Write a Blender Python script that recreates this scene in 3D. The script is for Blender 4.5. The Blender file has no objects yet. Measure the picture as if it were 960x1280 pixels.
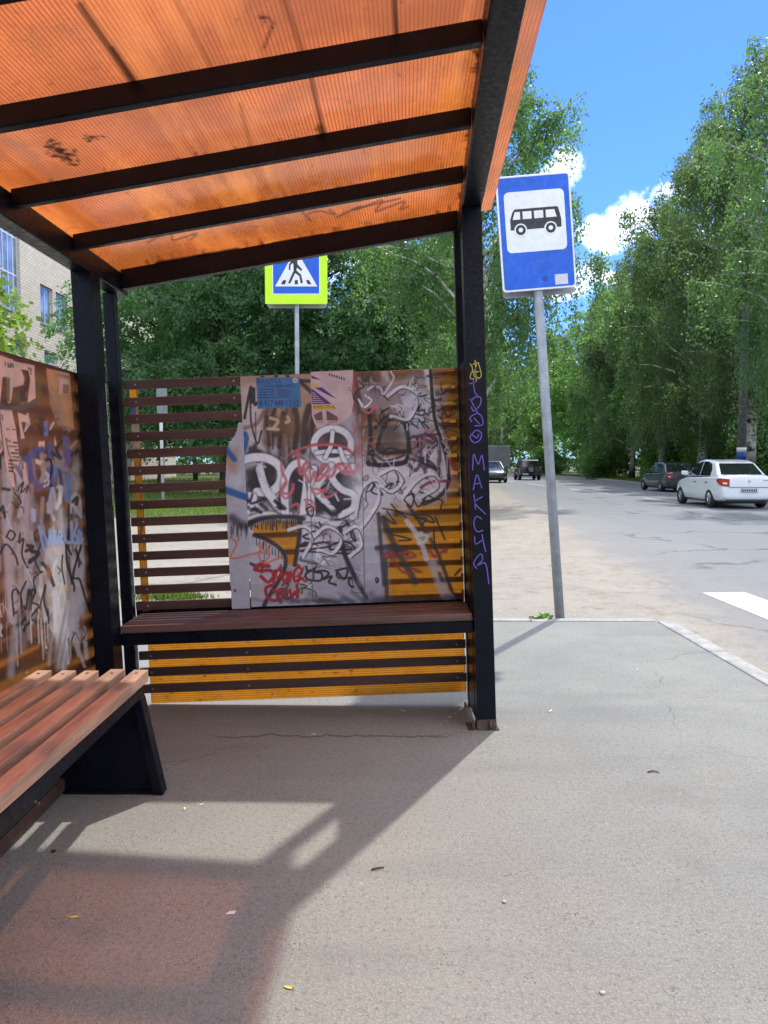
import bpy, bmesh, math, random
import numpy as np
from mathutils import Vector, Matrix

random.seed(7)
R = math.radians
SC = bpy.context.scene
COL = SC.collection

# ------------------------------------------------------------------ camera
EYE = 1.3
PITCH = math.atan((640 - 579) / 960)
cp, sp = math.cos(PITCH), math.sin(PITCH)


def ray(px, py):
    u = (px - 480) / 960
    v = (640 - py) / 960
    return np.array([u, cp + v * sp, -sp + v * cp])


def on_z(px, py, z=0.0):
    d = ray(px, py)
    return np.array([0, 0, EYE]) + d * ((z - EYE) / d[2])


def on_y(px, py, Y):
    d = ray(px, py)
    return np.array([0, 0, EYE]) + d * (Y / d[1])


def on_x(px, py, X):
    d = ray(px, py)
    return np.array([0, 0, EYE]) + d * (X / d[0])


def proj(P):
    P = np.asarray(P, float)
    x, y, z = P[:, 0], P[:, 1], P[:, 2] - EYE
    zc = y * cp - z * sp
    yc = y * sp + z * cp
    return np.stack([480 + 960 * x / zc, 640 - 960 * yc / zc], 1)


cam = bpy.data.cameras.new('camera')
cam.sensor_fit = 'VERTICAL'
cam.sensor_height = 36
cam.lens = 27
cam.clip_start = 0.05
cam.clip_end = 2000
camo = bpy.data.objects.new('camera', cam)
camo.location = (0, 0, EYE)
camo.rotation_euler = (R(90) - PITCH, 0, 0)
COL.objects.link(camo)
SC.camera = camo
SC.render.resolution_x, SC.render.resolution_y = 768, 1024
SC.view_settings.view_transform = 'Standard'
SC.view_settings.look = 'None'
SC.view_settings.gamma = 1
SC.view_settings.use_curve_mapping = False
SC.view_settings.exposure = 1.0
SC.render.engine = 'CYCLES'
SC.cycles.max_bounces = 12
SC.cycles.diffuse_bounces = 6
SC.cycles.transparent_max_bounces = 16
SC.cycles.use_denoising = True
SC.cycles.sample_clamp_indirect = 6


def lin(r, g, b):
    f = lambda c: (c / 255 / 12.92) if c / 255 <= 0.04045 else ((c / 255 + 0.055) / 1.055) ** 2.4
    return (f(r), f(g), f(b))


# ------------------------------------------------------------------ object helpers
def tag(o, label=None, cat=None, group=None, kind=None):
    if label: o['label'] = label
    if cat: o['category'] = cat
    if group: o['group'] = group
    if kind: o['kind'] = kind
    return o


def thing(name, label, cat, loc=(0, 0, 0), rot=(0, 0, 0), group=None):
    o = bpy.data.objects.new(name, None)
    o.empty_display_size = 0.2
    COL.objects.link(o)
    o.location = loc
    o.rotation_euler = rot
    return tag(o, label, cat, group)


def link_mesh(name, me, mats, parent=None, smooth=False):
    o = bpy.data.objects.new(name, me)
    COL.objects.link(o)
    for m in (mats if isinstance(mats, (list, tuple)) else [mats]):
        me.materials.append(m)
    if smooth:
        me.polygons.foreach_set('use_smooth', [True] * len(me.polygons))
    if parent is not None:
        o.parent = parent
    return o


def copy_tree(o, parent=None):
    c = o.copy()
    COL.objects.link(c)
    if parent is not None:
        c.parent = parent
    for ch in [k for k in o.children]:
        copy_tree(ch, c)
    return c


class MB:
    """collects shapes; build() links them as ONE mesh object"""

    def __init__(self):
        self.v, self.f, self.m, self.s = [], [], [], []

    def add(self, vs, fs, mi=0, smooth=False):
        n = len(self.v)
        self.v += [tuple(map(float, p)) for p in vs]
        for f in fs:
            self.f.append(tuple(i + n for i in f))
            self.m.append(mi)
            self.s.append(smooth)
        return self

    def hexa(self, p, mi=0):
        # p: 4 bottom corners (ccw from above) then 4 top corners
        return self.add(p, [(3, 2, 1, 0), (4, 5, 6, 7), (0, 1, 5, 4), (1, 2, 6, 5), (2, 3, 7, 6), (3, 0, 4, 7)], mi)

    def box(self, x0, x1, y0, y1, z0, z1, mi=0):
        return self.hexa([(x0, y0, z0), (x1, y0, z0), (x1, y1, z0), (x0, y1, z0),
                          (x0, y0, z1), (x1, y0, z1), (x1, y1, z1), (x0, y1, z1)], mi)

    def beam(self, a, b, w, h, up=(0, 0, 1), mi=0):
        # box from a to b, its axis along the middle of the bottom face
        a, b, up = Vector(a), Vector(b), Vector(up)
        d = (b - a).normalized()
        s = d.cross(up).normalized() * (w / 2)
        u = up * h
        p = [a + s, b + s, b - s, a - s]
        return self.hexa([tuple(q) for q in p] + [tuple(q + u) for q in p], mi)

    def tube(self, pts, rad, n=10, mi=0, caps=True, smooth=True):
        pts = [Vector(p) for p in pts]
        if not isinstance(rad, (list, tuple)): rad = [rad] * len(pts)
        vs, fs = [], []
        prev = None
        for i, p in enumerate(pts):
            d = (pts[min(i + 1, len(pts) - 1)] - pts[max(i - 1, 0)]).normalized()
            ref = Vector((0, 0, 1)) if abs(d.z) < 0.9 else Vector((1, 0, 0))
            if prev is None:
                s = d.cross(ref).normalized()
            else:
                s = (prev - d * prev.dot(d)).normalized()
            prev = s
            t = d.cross(s)
            for k in range(n):
                a = 2 * math.pi * k / n
                vs.append(p + (s * math.cos(a) + t * math.sin(a)) * rad[i])
        for i in range(len(pts) - 1):
            for k in range(n):
                k2 = (k + 1) % n
                fs.append((i * n + k, i * n + k2, (i + 1) * n + k2, (i + 1) * n + k))
        self.add(vs, fs, mi, smooth)
        if caps:
            m = len(self.v) - len(vs)
            self.f.append(tuple(m + k for k in range(n))[::-1]); self.m.append(mi); self.s.append(False)
            self.f.append(tuple(m + (len(pts) - 1) * n + k for k in range(n))); self.m.append(mi); self.s.append(False)
        return self

    def poly(self, pts, off, mi=0):
        """flat polygon pts, given thickness by the vector off"""
        n = len(pts)
        off = np.asarray(off, float)
        P = [np.asarray(p, float) for p in pts]
        vs = P + [p + off for p in P]
        fs = [tuple(range(n))[::-1], tuple(range(n, 2 * n))] + [(i, (i + 1) % n, n + (i + 1) % n, n + i) for i in range(n)]
        return self.add(vs, fs, mi)

    def disc_y(self, cx, cy, cz, r, y0, y1, n=24, mi=0, axis='y'):
        # cylinder with axis along y (or x)
        vs = []
        for yy in (y0, y1):
            for k in range(n):
                a = 2 * math.pi * k / n
                vs.append((cx + r * math.cos(a), cy + yy, cz + r * math.sin(a)) if axis == 'y' else
                          (cx + yy, cy + r * math.cos(a), cz + r * math.sin(a)))
        fs = [tuple(range(n)), tuple(range(n, 2 * n))[::-1]] + [(k, n + k, n + (k + 1) % n, (k + 1) % n) for k in range(n)]
        return self.add(vs, fs, mi)

    def ribbon(self, pts, width, normal, mi=0):
        P = [np.asarray(p, float) for p in pts]
        nn = np.asarray(normal, float)
        vs, fs = [], []
        for i, p in enumerate(P):
            d = P[min(i + 1, len(P) - 1)] - P[max(i - 1, 0)]
            d = d / (np.linalg.norm(d) + 1e-9)
            s = np.cross(d, nn)
            s = s / (np.linalg.norm(s) + 1e-9) * width / 2
            vs += [p + s, p - s]
            if i: fs.append((2 * i - 2, 2 * i - 1, 2 * i + 1, 2 * i))
        return self.add(vs, fs, mi)

    def build(self, name, mats, parent=None, bevel=0, seg=1, fix=True):
        me = bpy.data.meshes.new(name)
        me.from_pydata(self.v, [], self.f)
        me.polygons.foreach_set('material_index', self.m)
        me.polygons.foreach_set('use_smooth', self.s)
        if fix:
            bm = bmesh.new(); bm.from_mesh(me)
            bmesh.ops.recalc_face_normals(bm, faces=bm.faces)
            bm.to_mesh(me); bm.free()
        me.update()
        o = link_mesh(name, me, mats, parent)
        if bevel:
            b = o.modifiers.new('bevel', 'BEVEL')
            b.width = bevel; b.segments = seg; b.limit_method = 'ANGLE'; b.angle_limit = R(40)
            b.harden_normals = False
        return o


def crom(pts, n=6):
    P = [np.asarray(p, float) for p in pts]
    if len(P) < 3: return P
    Q = [2 * P[0] - P[1]] + P + [2 * P[-1] - P[-2]]
    out = []
    for i in range(1, len(Q) - 2):
        p0, p1, p2, p3 = Q[i - 1:i + 3]
        for k in range(n):
            t = k / n
            out.append(0.5 * (2 * p1 + (p2 - p0) * t + (2 * p0 - 5 * p1 + 4 * p2 - p3) * t * t + (3 * p1 - p0 - 3 * p2 + p3) * t ** 3))
    out.append(P[-1])
    return out


_txt = {}


def text_geo(s, size=1.0):
    """verts (N,2) and faces of a line of lettering, baseline at 0"""
    if s not in _txt:
        cu = bpy.data.curves.new('lettering', 'FONT')
        cu.body = s
        cu.resolution_u = 2
        o = bpy.data.objects.new('lettering', cu)
        COL.objects.link(o)
        dg = bpy.context.evaluated_depsgraph_get()
        me = o.evaluated_get(dg).to_mesh()
        v = np.array([tuple(q.co) for q in me.vertices])[:, :2] if len(me.vertices) else np.zeros((0, 2))
        f = [tuple(p.vertices) for p in me.polygons]
        o.evaluated_get(dg).to_mesh_clear()
        bpy.data.objects.remove(o)
        bpy.data.curves.remove(cu)
        _txt[s] = (v, f)
    v, f = _txt[s]
    return v * size, f


def text_fit(mb, s, box, place, mi=0):
    """lettering stretched into box=(u0,u1,v0,v1); place(u,v)->point"""
    v, f = text_geo(s)
    if not len(v): return
    lo, hi = v.min(0), v.max(0)
    u0, u1, v0, v1 = box
    n = (v - lo) / (hi - lo + 1e-9)
    mb.add([place(u0 + a * (u1 - u0), v0 + b * (v1 - v0)) for a, b in n], f, mi)


# ------------------------------------------------------------------ materials
def new_mat(name):
    m = bpy.data.materials.new(name)
    m.use_nodes = True
    nt = m.node_tree
    nt.nodes.clear()
    out = nt.nodes.new('ShaderNodeOutputMaterial')
    return m, nt, out


class NT:
    def __init__(self, nt): self.nt = nt

    def n(self, t, **kw):
        o = self.nt.nodes.new(t)
        for k, v in kw.items():
            if k.startswith('_'):
                setattr(o, k[1:], v)
            else:
                key = int(k[1:]) if k[0] == 'i' and k[1:].isdigit() else k.replace('__', ' ')
                self.put(o.inputs[key], v)
        return o

    def put(self, inp, v):
        if hasattr(v, 'is_output') or hasattr(v, 'links'):
            self.nt.links.new(v, inp)
        elif isinstance(v, (tuple, list)) and len(v) == 3 and inp.type == 'RGBA':
            inp.default_value = (*v, 1)
        else:
            inp.default_value = v

    def math(self, op, a, b=0.0, c=None, clamp=False):
        o = self.nt.nodes.new('ShaderNodeMath')
        o.operation = op
        o.use_clamp = clamp
        self.put(o.inputs[0], a); self.put(o.inputs[1], b)
        if c is not None: self.put(o.inputs[2], c)
        return o.outputs[0]

    def mix(self, f, a, b, blend='MIX'):
        o = self.nt.nodes.new('ShaderNodeMix')
        o.data_type = 'RGBA'
        o.blend_type = blend
        self.put(o.inputs[0], f); self.put(o.inputs[6], a); self.put(o.inputs[7], b)
        return o.outputs[2]

    def noise(self, scale, detail=4, rough=0.55, vec=None, dist=0.0):
        o = self.nt.nodes.new('ShaderNodeTexNoise')
        o.inputs['Scale'].default_value = scale
        o.inputs['Detail'].default_value = detail
        o.inputs['Roughness'].default_value = rough
        o.inputs['Distortion'].default_value = dist
        if vec is not None: self.put(o.inputs['Vector'], vec)
        return o.outputs['Fac']

    def ramp(self, f, stops):
        o = self.nt.nodes.new('ShaderNodeMapRange')
        o.clamp = True
        self.put(o.inputs[0], f)
        o.inputs[1].default_value, o.inputs[2].default_value = stops[0], stops[1]
        o.inputs[3].default_value, o.inputs[4].default_value = (stops[2], stops[3]) if len(stops) > 2 else (0, 1)
        return o.outputs[0]

    def coord(self, which='Object'):
        return self.nt.nodes.new('ShaderNodeTexCoord').outputs[which]

    def pos(self):
        return self.nt.nodes.new('ShaderNodeNewGeometry').outputs['Position']

    def sep(self, v):
        o = self.nt.nodes.new('ShaderNodeSeparateXYZ')
        self.put(o.inputs[0], v)
        return o.outputs

    def scale(self, v, s):
        o = self.nt.nodes.new('ShaderNodeMapping')
        self.put(o.inputs[0], v)
        o.inputs['Scale'].default_value = s
        return o.outputs[0]

    def bump(self, h, strength=0.3, dist=0.01):
        o = self.nt.nodes.new('ShaderNodeBump')
        o.inputs['Strength'].default_value = strength
        o.inputs['Distance'].default_value = dist
        self.put(o.inputs['Height'], h)
        return o.outputs[0]


def pmat(name, col, rough=0.5, metal=0.0, var=0.15, scale=8.0, bump=0.0, col2=None, spec=0.5, coat=0.0, stretch=None, chip=None, rvar=0.15):
    m, nt, out = new_mat(name)
    N = NT(nt)
    vec = N.coord('Object')
    if stretch: vec = N.scale(vec, stretch)
    f = N.noise(scale, 5, 0.6, vec)
    f2 = N.noise(scale * 6, 3, 0.6, vec)
    c2 = col2 if col2 else tuple(c * (1 - 2.2 * var) for c in col)
    c1 = tuple(min(1, c * (1 + var)) for c in col)
    c = N.mix(N.ramp(f, (0.35, 0.68)), c1, c2)
    c = N.mix(N.ramp(f2, (0.4, 0.75, 0, 0.35)), c, tuple(k * 0.72 for k in col))
    if chip:
        c = N.mix(N.ramp(N.noise(scale * 2.5, 6, 0.7, vec), (0.66, 0.70)), c, chip)
    b = N.n('ShaderNodeBsdfPrincipled')
    N.put(b.inputs['Base Color'], c)
    N.put(b.inputs['Roughness'], N.ramp(f2, (0.3, 0.7, max(0.02, rough - rvar), min(1, rough + rvar))))
    b.inputs['Metallic'].default_value = metal
    b.inputs['Specular IOR Level'].default_value = spec
    b.inputs['Coat Weight'].default_value = coat
    if bump:
        N.put(b.inputs['Normal'], N.bump(N.math('ADD', f, f2), bump, 0.004))
    nt.links.new(b.outputs[0], out.inputs[0])
    return m


M = {}
M['steel'] = pmat('black_painted_steel', (0.0038, 0.0058, 0.0125), 0.38, var=0.25, scale=9, bump=0.10, chip=(0.016, 0.012, 0.011), spec=0.17)
M['rust'] = pmat('rusty_dirty_steel', (0.10, 0.075, 0.06), 0.8, var=0.3, scale=25, bump=0.5)
M['slat'] = pmat('brown_stained_slat', (0.075, 0.034, 0.026), 0.6, var=0.22, scale=6, bump=0.25, stretch=(0.25, 3, 3))
M['seatwood'] = pmat('brown_seat_wood', (0.12, 0.062, 0.050), 0.55, var=0.22, scale=7, bump=0.3, stretch=(0.25, 3, 3))
M['benchwood'] = pmat('red_brown_worn_wood', (0.43, 0.255, 0.175), 0.55, var=0.2, scale=9, bump=0.5, stretch=(3, 0.3, 3), chip=(0.33, 0.22, 0.15))
M['basewood'] = pmat('dark_green_board', (0.030, 0.048, 0.042), 0.75, var=0.2, scale=6, bump=0.3)
M['galv'] = pmat('galvanised_grey', (0.28, 0.31, 0.34), 0.45, metal=0.35, var=0.12, scale=10)
M['backplate'] = pmat('grey_plate_back', (0.33, 0.35, 0.37), 0.5, metal=0.2, var=0.1)
M['white'] = pmat('sign_white', (0.80, 0.82, 0.84), 0.4, var=0.04, scale=4)
M['blue'] = pmat('sign_blue', (0.000, 0.105, 0.62), 0.45, var=0.06, scale=4)
M['black'] = pmat('sign_black', (0.012, 0.014, 0.02), 0.4, var=0.05)
M['fluo'] = pmat('sign_yellow_green', (0.56, 0.93, 0.005), 0.4, var=0.03)
M['concrete'] = pmat('kerb_concrete', (0.34, 0.335, 0.32), 0.9, var=0.16, scale=7, bump=0.5)
M['violet'] = pmat('violet_marker', (0.15, 0.09, 0.50), 0.5, var=0.1)
M['yellowtag'] = pmat('yellow_marker', (0.55, 0.50, 0.10), 0.5, var=0.1)
M['chalk'] = pmat('pale_marker', (0.35, 0.35, 0.33), 0.6, var=0.1)
M['sticker'] = pmat('grey_sticker', (0.62, 0.64, 0.67), 0.6, var=0.05)
# ------------------------------------------------------------------ light and sky
SUN_AZ = math.atan2(0.426, 0.905)     # from +Y towards +X
SUN_EL = R(54)
sd = bpy.data.lights.new('sun', 'SUN')
sd.energy = 2.25
sd.angle = R(1.0)
sd.color = (1.0, 0.955, 0.865)
so = bpy.data.objects.new('sun', sd)
COL.objects.link(so)
S = Vector((math.sin(SUN_AZ) * math.cos(SUN_EL), math.cos(SUN_AZ) * math.cos(SUN_EL), math.sin(SUN_EL)))
so.rotation_euler = S.to_track_quat('Z', 'Y').to_euler()
so.location = S * 50

W = bpy.data.worlds.new('World')
SC.world = W
W.use_nodes = True
nt = W.node_tree
nt.nodes.clear()
N = NT(nt)
wo = nt.nodes.new('ShaderNodeOutputWorld')
sky = nt.nodes.new('ShaderNodeTexSky')
sky.sky_type = 'NISHITA'
sky.sun_disc = False
sky.sun_elevation = SUN_EL
sky.sun_rotation = SUN_AZ
sky.air_density = 1.25
sky.dust_density = 0.25
sky.ozone_density = 2.2
v = N.coord('Generated')
X, Y, Z = N.sep(v)
ysafe = N.math('MAXIMUM', Y, 0.02)
a = N.math('DIVIDE', X, ysafe)
e = N.math('DIVIDE', Z, ysafe)
n1 = N.noise(9, 10, 0.68, v)
n2 = N.noise(26, 10, 0.74, v)
wob = N.math('ADD', N.math('MULTIPLY', N.math('SUBTRACT', n1, 0.5), 5.0), N.math('MULTIPLY', N.math('SUBTRACT', n2, 0.5), 4.2))
tot = None
for px, py, rx, ry in ((772, 290, 46, 20), (806, 266, 44, 22), (845, 246, 40, 17), (712, 206, 20, 27), (694, 222, 22, 20), (690, 350, 60, 25),
                       (752, 347, 30, 7), (880, 300, 50, 28), (560, 380, 60, 50), (420, 330, 70, 40)):
    d = ray(px, py)
    ca, ce = d[0] / d[1], d[2] / d[1]
    q = N.math('ADD', N.math('POWER', N.math('DIVIDE', N.math('SUBTRACT', a, ca), rx / 960), 2), N.math('POWER', N.math('DIVIDE', N.math('SUBTRACT', e, ce), ry / 960), 2))
    b = N.math('SUBTRACT', 1.0, q)
    tot = b if tot is None else N.math('MAXIMUM', tot, b)
front = N.ramp(N.math('ADD', tot, wob), (-0.2, 1.5))
front = N.math('MULTIPLY', front, N.ramp(Y, (0.05, 0.15)))
fill_cloud = N.ramp(N.noise(2.6, 9, 0.62, v), (0.40, 0.54))  # extra unseen cloud cover overhead and behind the camera, added as fill light
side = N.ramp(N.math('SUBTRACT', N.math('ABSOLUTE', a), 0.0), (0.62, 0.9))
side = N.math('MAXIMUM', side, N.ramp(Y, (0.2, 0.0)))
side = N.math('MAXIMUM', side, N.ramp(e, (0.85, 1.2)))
fill_cloud = N.math('MULTIPLY', N.math('MULTIPLY', fill_cloud, side), N.ramp(Z, (0.0, 0.2)))
mask = N.math('MAXIMUM', front, fill_cloud)
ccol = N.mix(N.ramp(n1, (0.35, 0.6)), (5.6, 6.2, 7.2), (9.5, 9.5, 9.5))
sat = N.mix(1.0, sky.outputs[0], (0.205, 0.368, 0.79), 'MULTIPLY')
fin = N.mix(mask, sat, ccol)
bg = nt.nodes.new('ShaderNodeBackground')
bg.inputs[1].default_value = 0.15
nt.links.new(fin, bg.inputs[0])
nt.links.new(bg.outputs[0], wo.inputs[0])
# ------------------------------------------------------------------ ground, pavement, road
RZ = -0.08     # road level below the pavement


def sheet(name, pts, z, mat, label=None):
    me = bpy.data.meshes.new(name)
    me.from_pydata([(p[0], p[1], z) for p in pts], [], [tuple(range(len(pts)))])
    o = link_mesh(name, me, mat)
    if me.polygons[0].normal.z < 0: me.flip_normals()
    o['kind'] = 'structure'
    return o


# bare soil, moss and short grass
m, nt, out = new_mat('soil_and_grass'); N = NT(nt); P = N.pos()
f = N.noise(0.35, 6, 0.6, P)
g1 = N.mix(N.noise(3, 5, 0.6, P), (0.035, 0.06, 0.012), (0.085, 0.125, 0.025))
soil = N.mix(N.noise(2, 6, 0.6, P), (0.06, 0.05, 0.032), (0.13, 0.11, 0.07))
c = N.mix(N.ramp(f, (0.36, 0.55)), g1, soil)
b = N.n('ShaderNodeBsdfPrincipled', Base__Color=c, Roughness=0.95)
N.put(b.inputs['Normal'], N.bump(N.noise(14, 6, 0.7, P), 0.6, 0.05))
nt.links.new(b.outputs[0], out.inputs[0])
sheet('ground', [(-400, -200), (400, -200), (400, 900), (-400, 900)], -0.10, m)


def sand_color(N, P):
    s = N.mix(N.noise(1.1, 6, 0.6, P), (0.225, 0.200, 0.168), (0.36, 0.332, 0.285))
    s = N.mix(N.ramp(N.noise(5, 6, 0.7, P), (0.50, 0.66)), s, (0.215, 0.178, 0.138))
    s = N.mix(N.ramp(N.noise(60, 3, 0.6, P), (0.48, 0.70, 0, 0.6)), s, (0.16, 0.135, 0.105))
    s = N.mix(N.ramp(N.noise(22, 5, 0.7, P), (0.55, 0.72, 0, 0.7)), s, (0.44, 0.41, 0.36))
    return s


m, nt, out = new_mat('trodden_sand'); N = NT(nt); P = N.pos()
c = sand_color(N, P)
b = N.n('ShaderNodeBsdfPrincipled', Base__Color=c, Roughness=0.95)
N.put(b.inputs['Normal'], N.bump(N.math('ADD', N.noise(9, 6, 0.65, P), N.math('MULTIPLY', N.noise(60, 3, 0.6, P), 0.4)), 0.6, 0.03))
nt.links.new(b.outputs[0], out.inputs[0])
M['sand'] = m
sheet('sand_path', [(-16, 6.36), (2.3, 6.36), (2.3, 14.6), (3.1, 26), (4.5, 40), (5.6, 54), (5.0, 54), (3.6, 40), (2.0, 27), (0.3, 21.0), (-3, 19.2), (-16, 19.8)], -0.084, m)

# road: worn asphalt, dusty along its near edge
m, nt, out = new_mat('worn_asphalt'); N = NT(nt); P = N.pos()
x, y, z = N.sep(P)
big = N.noise(0.25, 6, 0.6, P)
streak = N.noise(0.8, 5, 0.6, N.scale(P, (1.2, 0.10, 1)))
c = N.mix(big, (0.138, 0.152, 0.166), (0.194, 0.211, 0.226))
c = N.mix(N.ramp(streak, (0.5, 0.72, 0, 0.6)), c, (0.135, 0.140, 0.150))
grain = N.noise(70, 2, 0.6, P)
c = N.mix(N.ramp(grain, (0.45, 0.75, 0, 0.5)), c, (0.235, 0.233, 0.228))
c = N.mix(N.ramp(N.noise(110, 2, 0.5, P), (0.55, 0.75, 0, 0.5)), c, (0.07, 0.07, 0.072))
# cracks and sealed joints
vor = nt.nodes.new('ShaderNodeTexVoronoi'); vor.feature = 'DISTANCE_TO_EDGE'; vor.inputs['Scale'].default_value = 0.22
nn = nt.nodes.new('ShaderNodeTexNoise'); nn.inputs['Scale'].default_value = 1.3; nn.inputs['Detail'].default_value = 6
nt.links.new(P, nn.inputs['Vector'])
va = nt.nodes.new('ShaderNodeVectorMath'); va.operation = 'MULTIPLY_ADD'
nt.links.new(nn.outputs['Color'], va.inputs[0]); va.inputs[1].default_value = (1.6, 1.6, 0)
nt.links.new(P, va.inputs[2]); nt.links.new(va.outputs[0], vor.inputs['Vector'])
crack = N.math('MULTIPLY', N.ramp(vor.outputs['Distance'], (0.004, 0.012, 1, 0)), N.ramp(N.noise(0.5, 3, 0.5, P), (0.45, 0.55)))
c = N.mix(N.math('MULTIPLY', crack, 0.75), c, (0.05, 0.05, 0.05))
edge = N.math('SUBTRACT', x, N.math('MULTIPLY_ADD', y, 0.092, 2.12))
dn = N.math('MULTIPLY_ADD', N.noise(0.9, 7, 0.65, P), 1.9, -0.95)
dust = N.ramp(N.math('ADD', edge, dn), (-0.05, 0.75, 1, 0))
thin = N.ramp(N.math('ADD', edge, dn), (0.0, 2.6, 0.45, 0))
c = N.mix(N.math('MAXIMUM', dust, thin), c, sand_color(N, P))
b = N.n('ShaderNodeBsdfPrincipled', Base__Color=c, Roughness=0.85)
b.inputs['Specular IOR Level'].default_value = 0.35
N.put(b.inputs['Normal'], N.bump(N.math('SUBTRACT', N.math('ADD', N.noise(90, 3, 0.6, P), big), N.math('MULTIPLY', crack, 2)), 0.45, 0.012))
nt.links.new(b.outputs[0], out.inputs[0])
LEFT = [(2.3, -30), (2.3, 0), (2.3, 6.36), (2.3, 14.6), (3.1, 26), (4.5, 40), (5.6, 54), (6.6, 68), (5.6, 82), (1.0, 97), (-8, 108), (-30, 116)]
RIGHT = [(13.2, -30), (13.2, 0), (13.9, 21), (15.2, 37), (17.2, 54), (18.3, 70), (16.8, 88), (10.5, 104), (0, 116), (-26, 124)]
sheet('road', LEFT + RIGHT[::-1], -0.084, m)
for k in range(2): pass


def kerb_line(name, pts, w, z0, z1, mat):
    mb = MB()
    for (a, b) in zip(pts[:-1], pts[1:]):
        a, b = np.array(a, float), np.array(b, float)
        L = np.linalg.norm(b - a); d = (b - a) / L; s = np.array([d[1], -d[0]]) * w
        n = max(1, int(L / 1.0))
        for k in range(n):
            p, q = a + d * (L * k / n + 0.004), a + d * (L * (k + 1) / n - 0.004)
            dz = random.uniform(-0.004, 0.004)
            mb.hexa([(*p, z0), (*(p + s), z0), (*(q + s), z0), (*q, z0), (*p, z1 + dz), (*(p + s), z1 + dz), (*(q + s), z1 + dz), (*q, z1 + dz)])
    o = mb.build(name, mat, bevel=0.012, seg=2)
    o['kind'] = 'structure'
    return o


kerb_line('road_kerb', RIGHT[2:8], 0.16, -0.2, 0.05, M['concrete'])
kerb_line('pavement_kerb', [(2.24, 6.24), (2.24, -6)][::-1], 0.13, -0.2, 0.012, M['concrete'])
kerb_line('pavement_kerb', [(2.24, 6.235), (-6.0, 6.235)], 0.11, -0.2, 0.010, M['concrete'])

# pavement of old light asphalt
m, nt, out = new_mat('old_pavement'); N = NT(nt); P = N.pos()
x, y, z = N.sep(P)
b1 = N.noise(0.75, 8, 0.68, P)
b2 = N.noise(2.4, 6, 0.62, P)
c = N.mix(N.ramp(b1, (0.36, 0.64)), (0.184, 0.194, 0.194), (0.250, 0.252, 0.228))
c = N.mix(N.ramp(b2, (0.44, 0.66, 0, 0.6)), c, (0.172, 0.172, 0.162))
tread = N.ramp(N.math('ADD', N.math('MULTIPLY', N.math('ABSOLUTE', N.math('SUBTRACT', x, -0.2)), -1.0), N.math('MULTIPLY', b1, 2.0)), (-0.6, 0.9))
c = N.mix(N.math('MULTIPLY', tread, 0.5), c, (0.240, 0.234, 0.200))
g1 = N.noise(150, 3, 0.65, P)
g2 = N.noise(55, 4, 0.65, P)
c = N.mix(N.ramp(g1, (0.48, 0.68, 0, 0.65)), c, (0.40, 0.392, 0.35))
c = N.mix(N.ramp(g2, (0.51, 0.70, 0, 0.6)), c, (0.125, 0.122, 0.112))
vo = nt.nodes.new('ShaderNodeTexVoronoi'); vo.inputs['Scale'].default_value = 75
nt.links.new(P, vo.inputs['Vector'])
pit = N.math('MULTIPLY', N.ramp(vo.outputs['Distance'], (0.10, 0.28, 1, 0)), N.ramp(N.noise(6, 4, 0.6, P), (0.5, 0.66)))
c = N.mix(N.math('MULTIPLY', pit, 0.8), c, (0.055, 0.05, 0.048))
vw = nt.nodes.new('ShaderNodeTexVoronoi'); vw.inputs['Scale'].default_value = 40
nt.links.new(P, vw.inputs['Vector'])
c = N.mix(N.ramp(vw.outputs['Distance'], (0.05, 0.09, 0.45, 0)), c, (0.50, 0.48, 0.44))
specks = N.noise(28, 6, 0.75, N.scale(P, (1, 1, 1)))
c = N.mix(N.math('MULTIPLY', N.ramp(specks, (0.62, 0.70)), N.ramp(N.noise(1.7, 5, 0.6, P), (0.42, 0.6, 0.15, 0.85))), c, (0.085, 0.078, 0.068))
c = N.mix(N.math('MULTIPLY', N.ramp(N.noise(34, 6, 0.75, N.scale(P, (1, 1, 1)), 0.4), (0.63, 0.70)), 0.6), c, (0.46, 0.44, 0.39))
band = N.noise(0.9, 5, 0.6, N.scale(P, (0.45, 2.2, 1)))
c = N.mix(N.ramp(band, (0.52, 0.70, 0, 0.45)), c, (0.150, 0.152, 0.146))
vk = nt.nodes.new('ShaderNodeTexVoronoi'); vk.feature = 'DISTANCE_TO_EDGE'; vk.inputs['Scale'].default_value = 0.45
vn = nt.nodes.new('ShaderNodeVectorMath'); vn.operation = 'MULTIPLY_ADD'
nz = nt.nodes.new('ShaderNodeTexNoise'); nz.inputs['Scale'].default_value = 2.5; nz.inputs['Detail'].default_value = 8
nt.links.new(P, nz.inputs['Vector']); nt.links.new(nz.outputs['Color'], vn.inputs[0]); vn.inputs[1].default_value = (0.5, 0.5, 0); nt.links.new(P, vn.inputs[2]); nt.links.new(vn.outputs[0], vk.inputs['Vector'])
hair = N.math('MULTIPLY', N.ramp(vk.outputs['Distance'], (0.0006, 0.0022, 1, 0)), N.ramp(N.noise(0.8, 4, 0.6, P), (0.50, 0.60)))
c = N.mix(N.math('MULTIPLY', hair, 0.55), c, (0.06, 0.057, 0.052))
# a wandering crack in front of the end wall
cy = N.math('MULTIPLY_ADD', N.noise(2.2, 7, 0.7, N.scale(P, (1, 0.0, 0))), 0.35, 3.42)
cr = N.ramp(N.math('ABSOLUTE', N.math('SUBTRACT', y, cy)), (0.003, 0.011, 1, 0))
cr = N.math('MULTIPLY', cr, N.ramp(N.math('ABSOLUTE', N.math('ADD', x, 0.25)), (0.5, 0.62, 1, 0)))
c = N.mix(N.math('MULTIPLY', cr, 0.7), c, (0.04, 0.037, 0.035))
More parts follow.
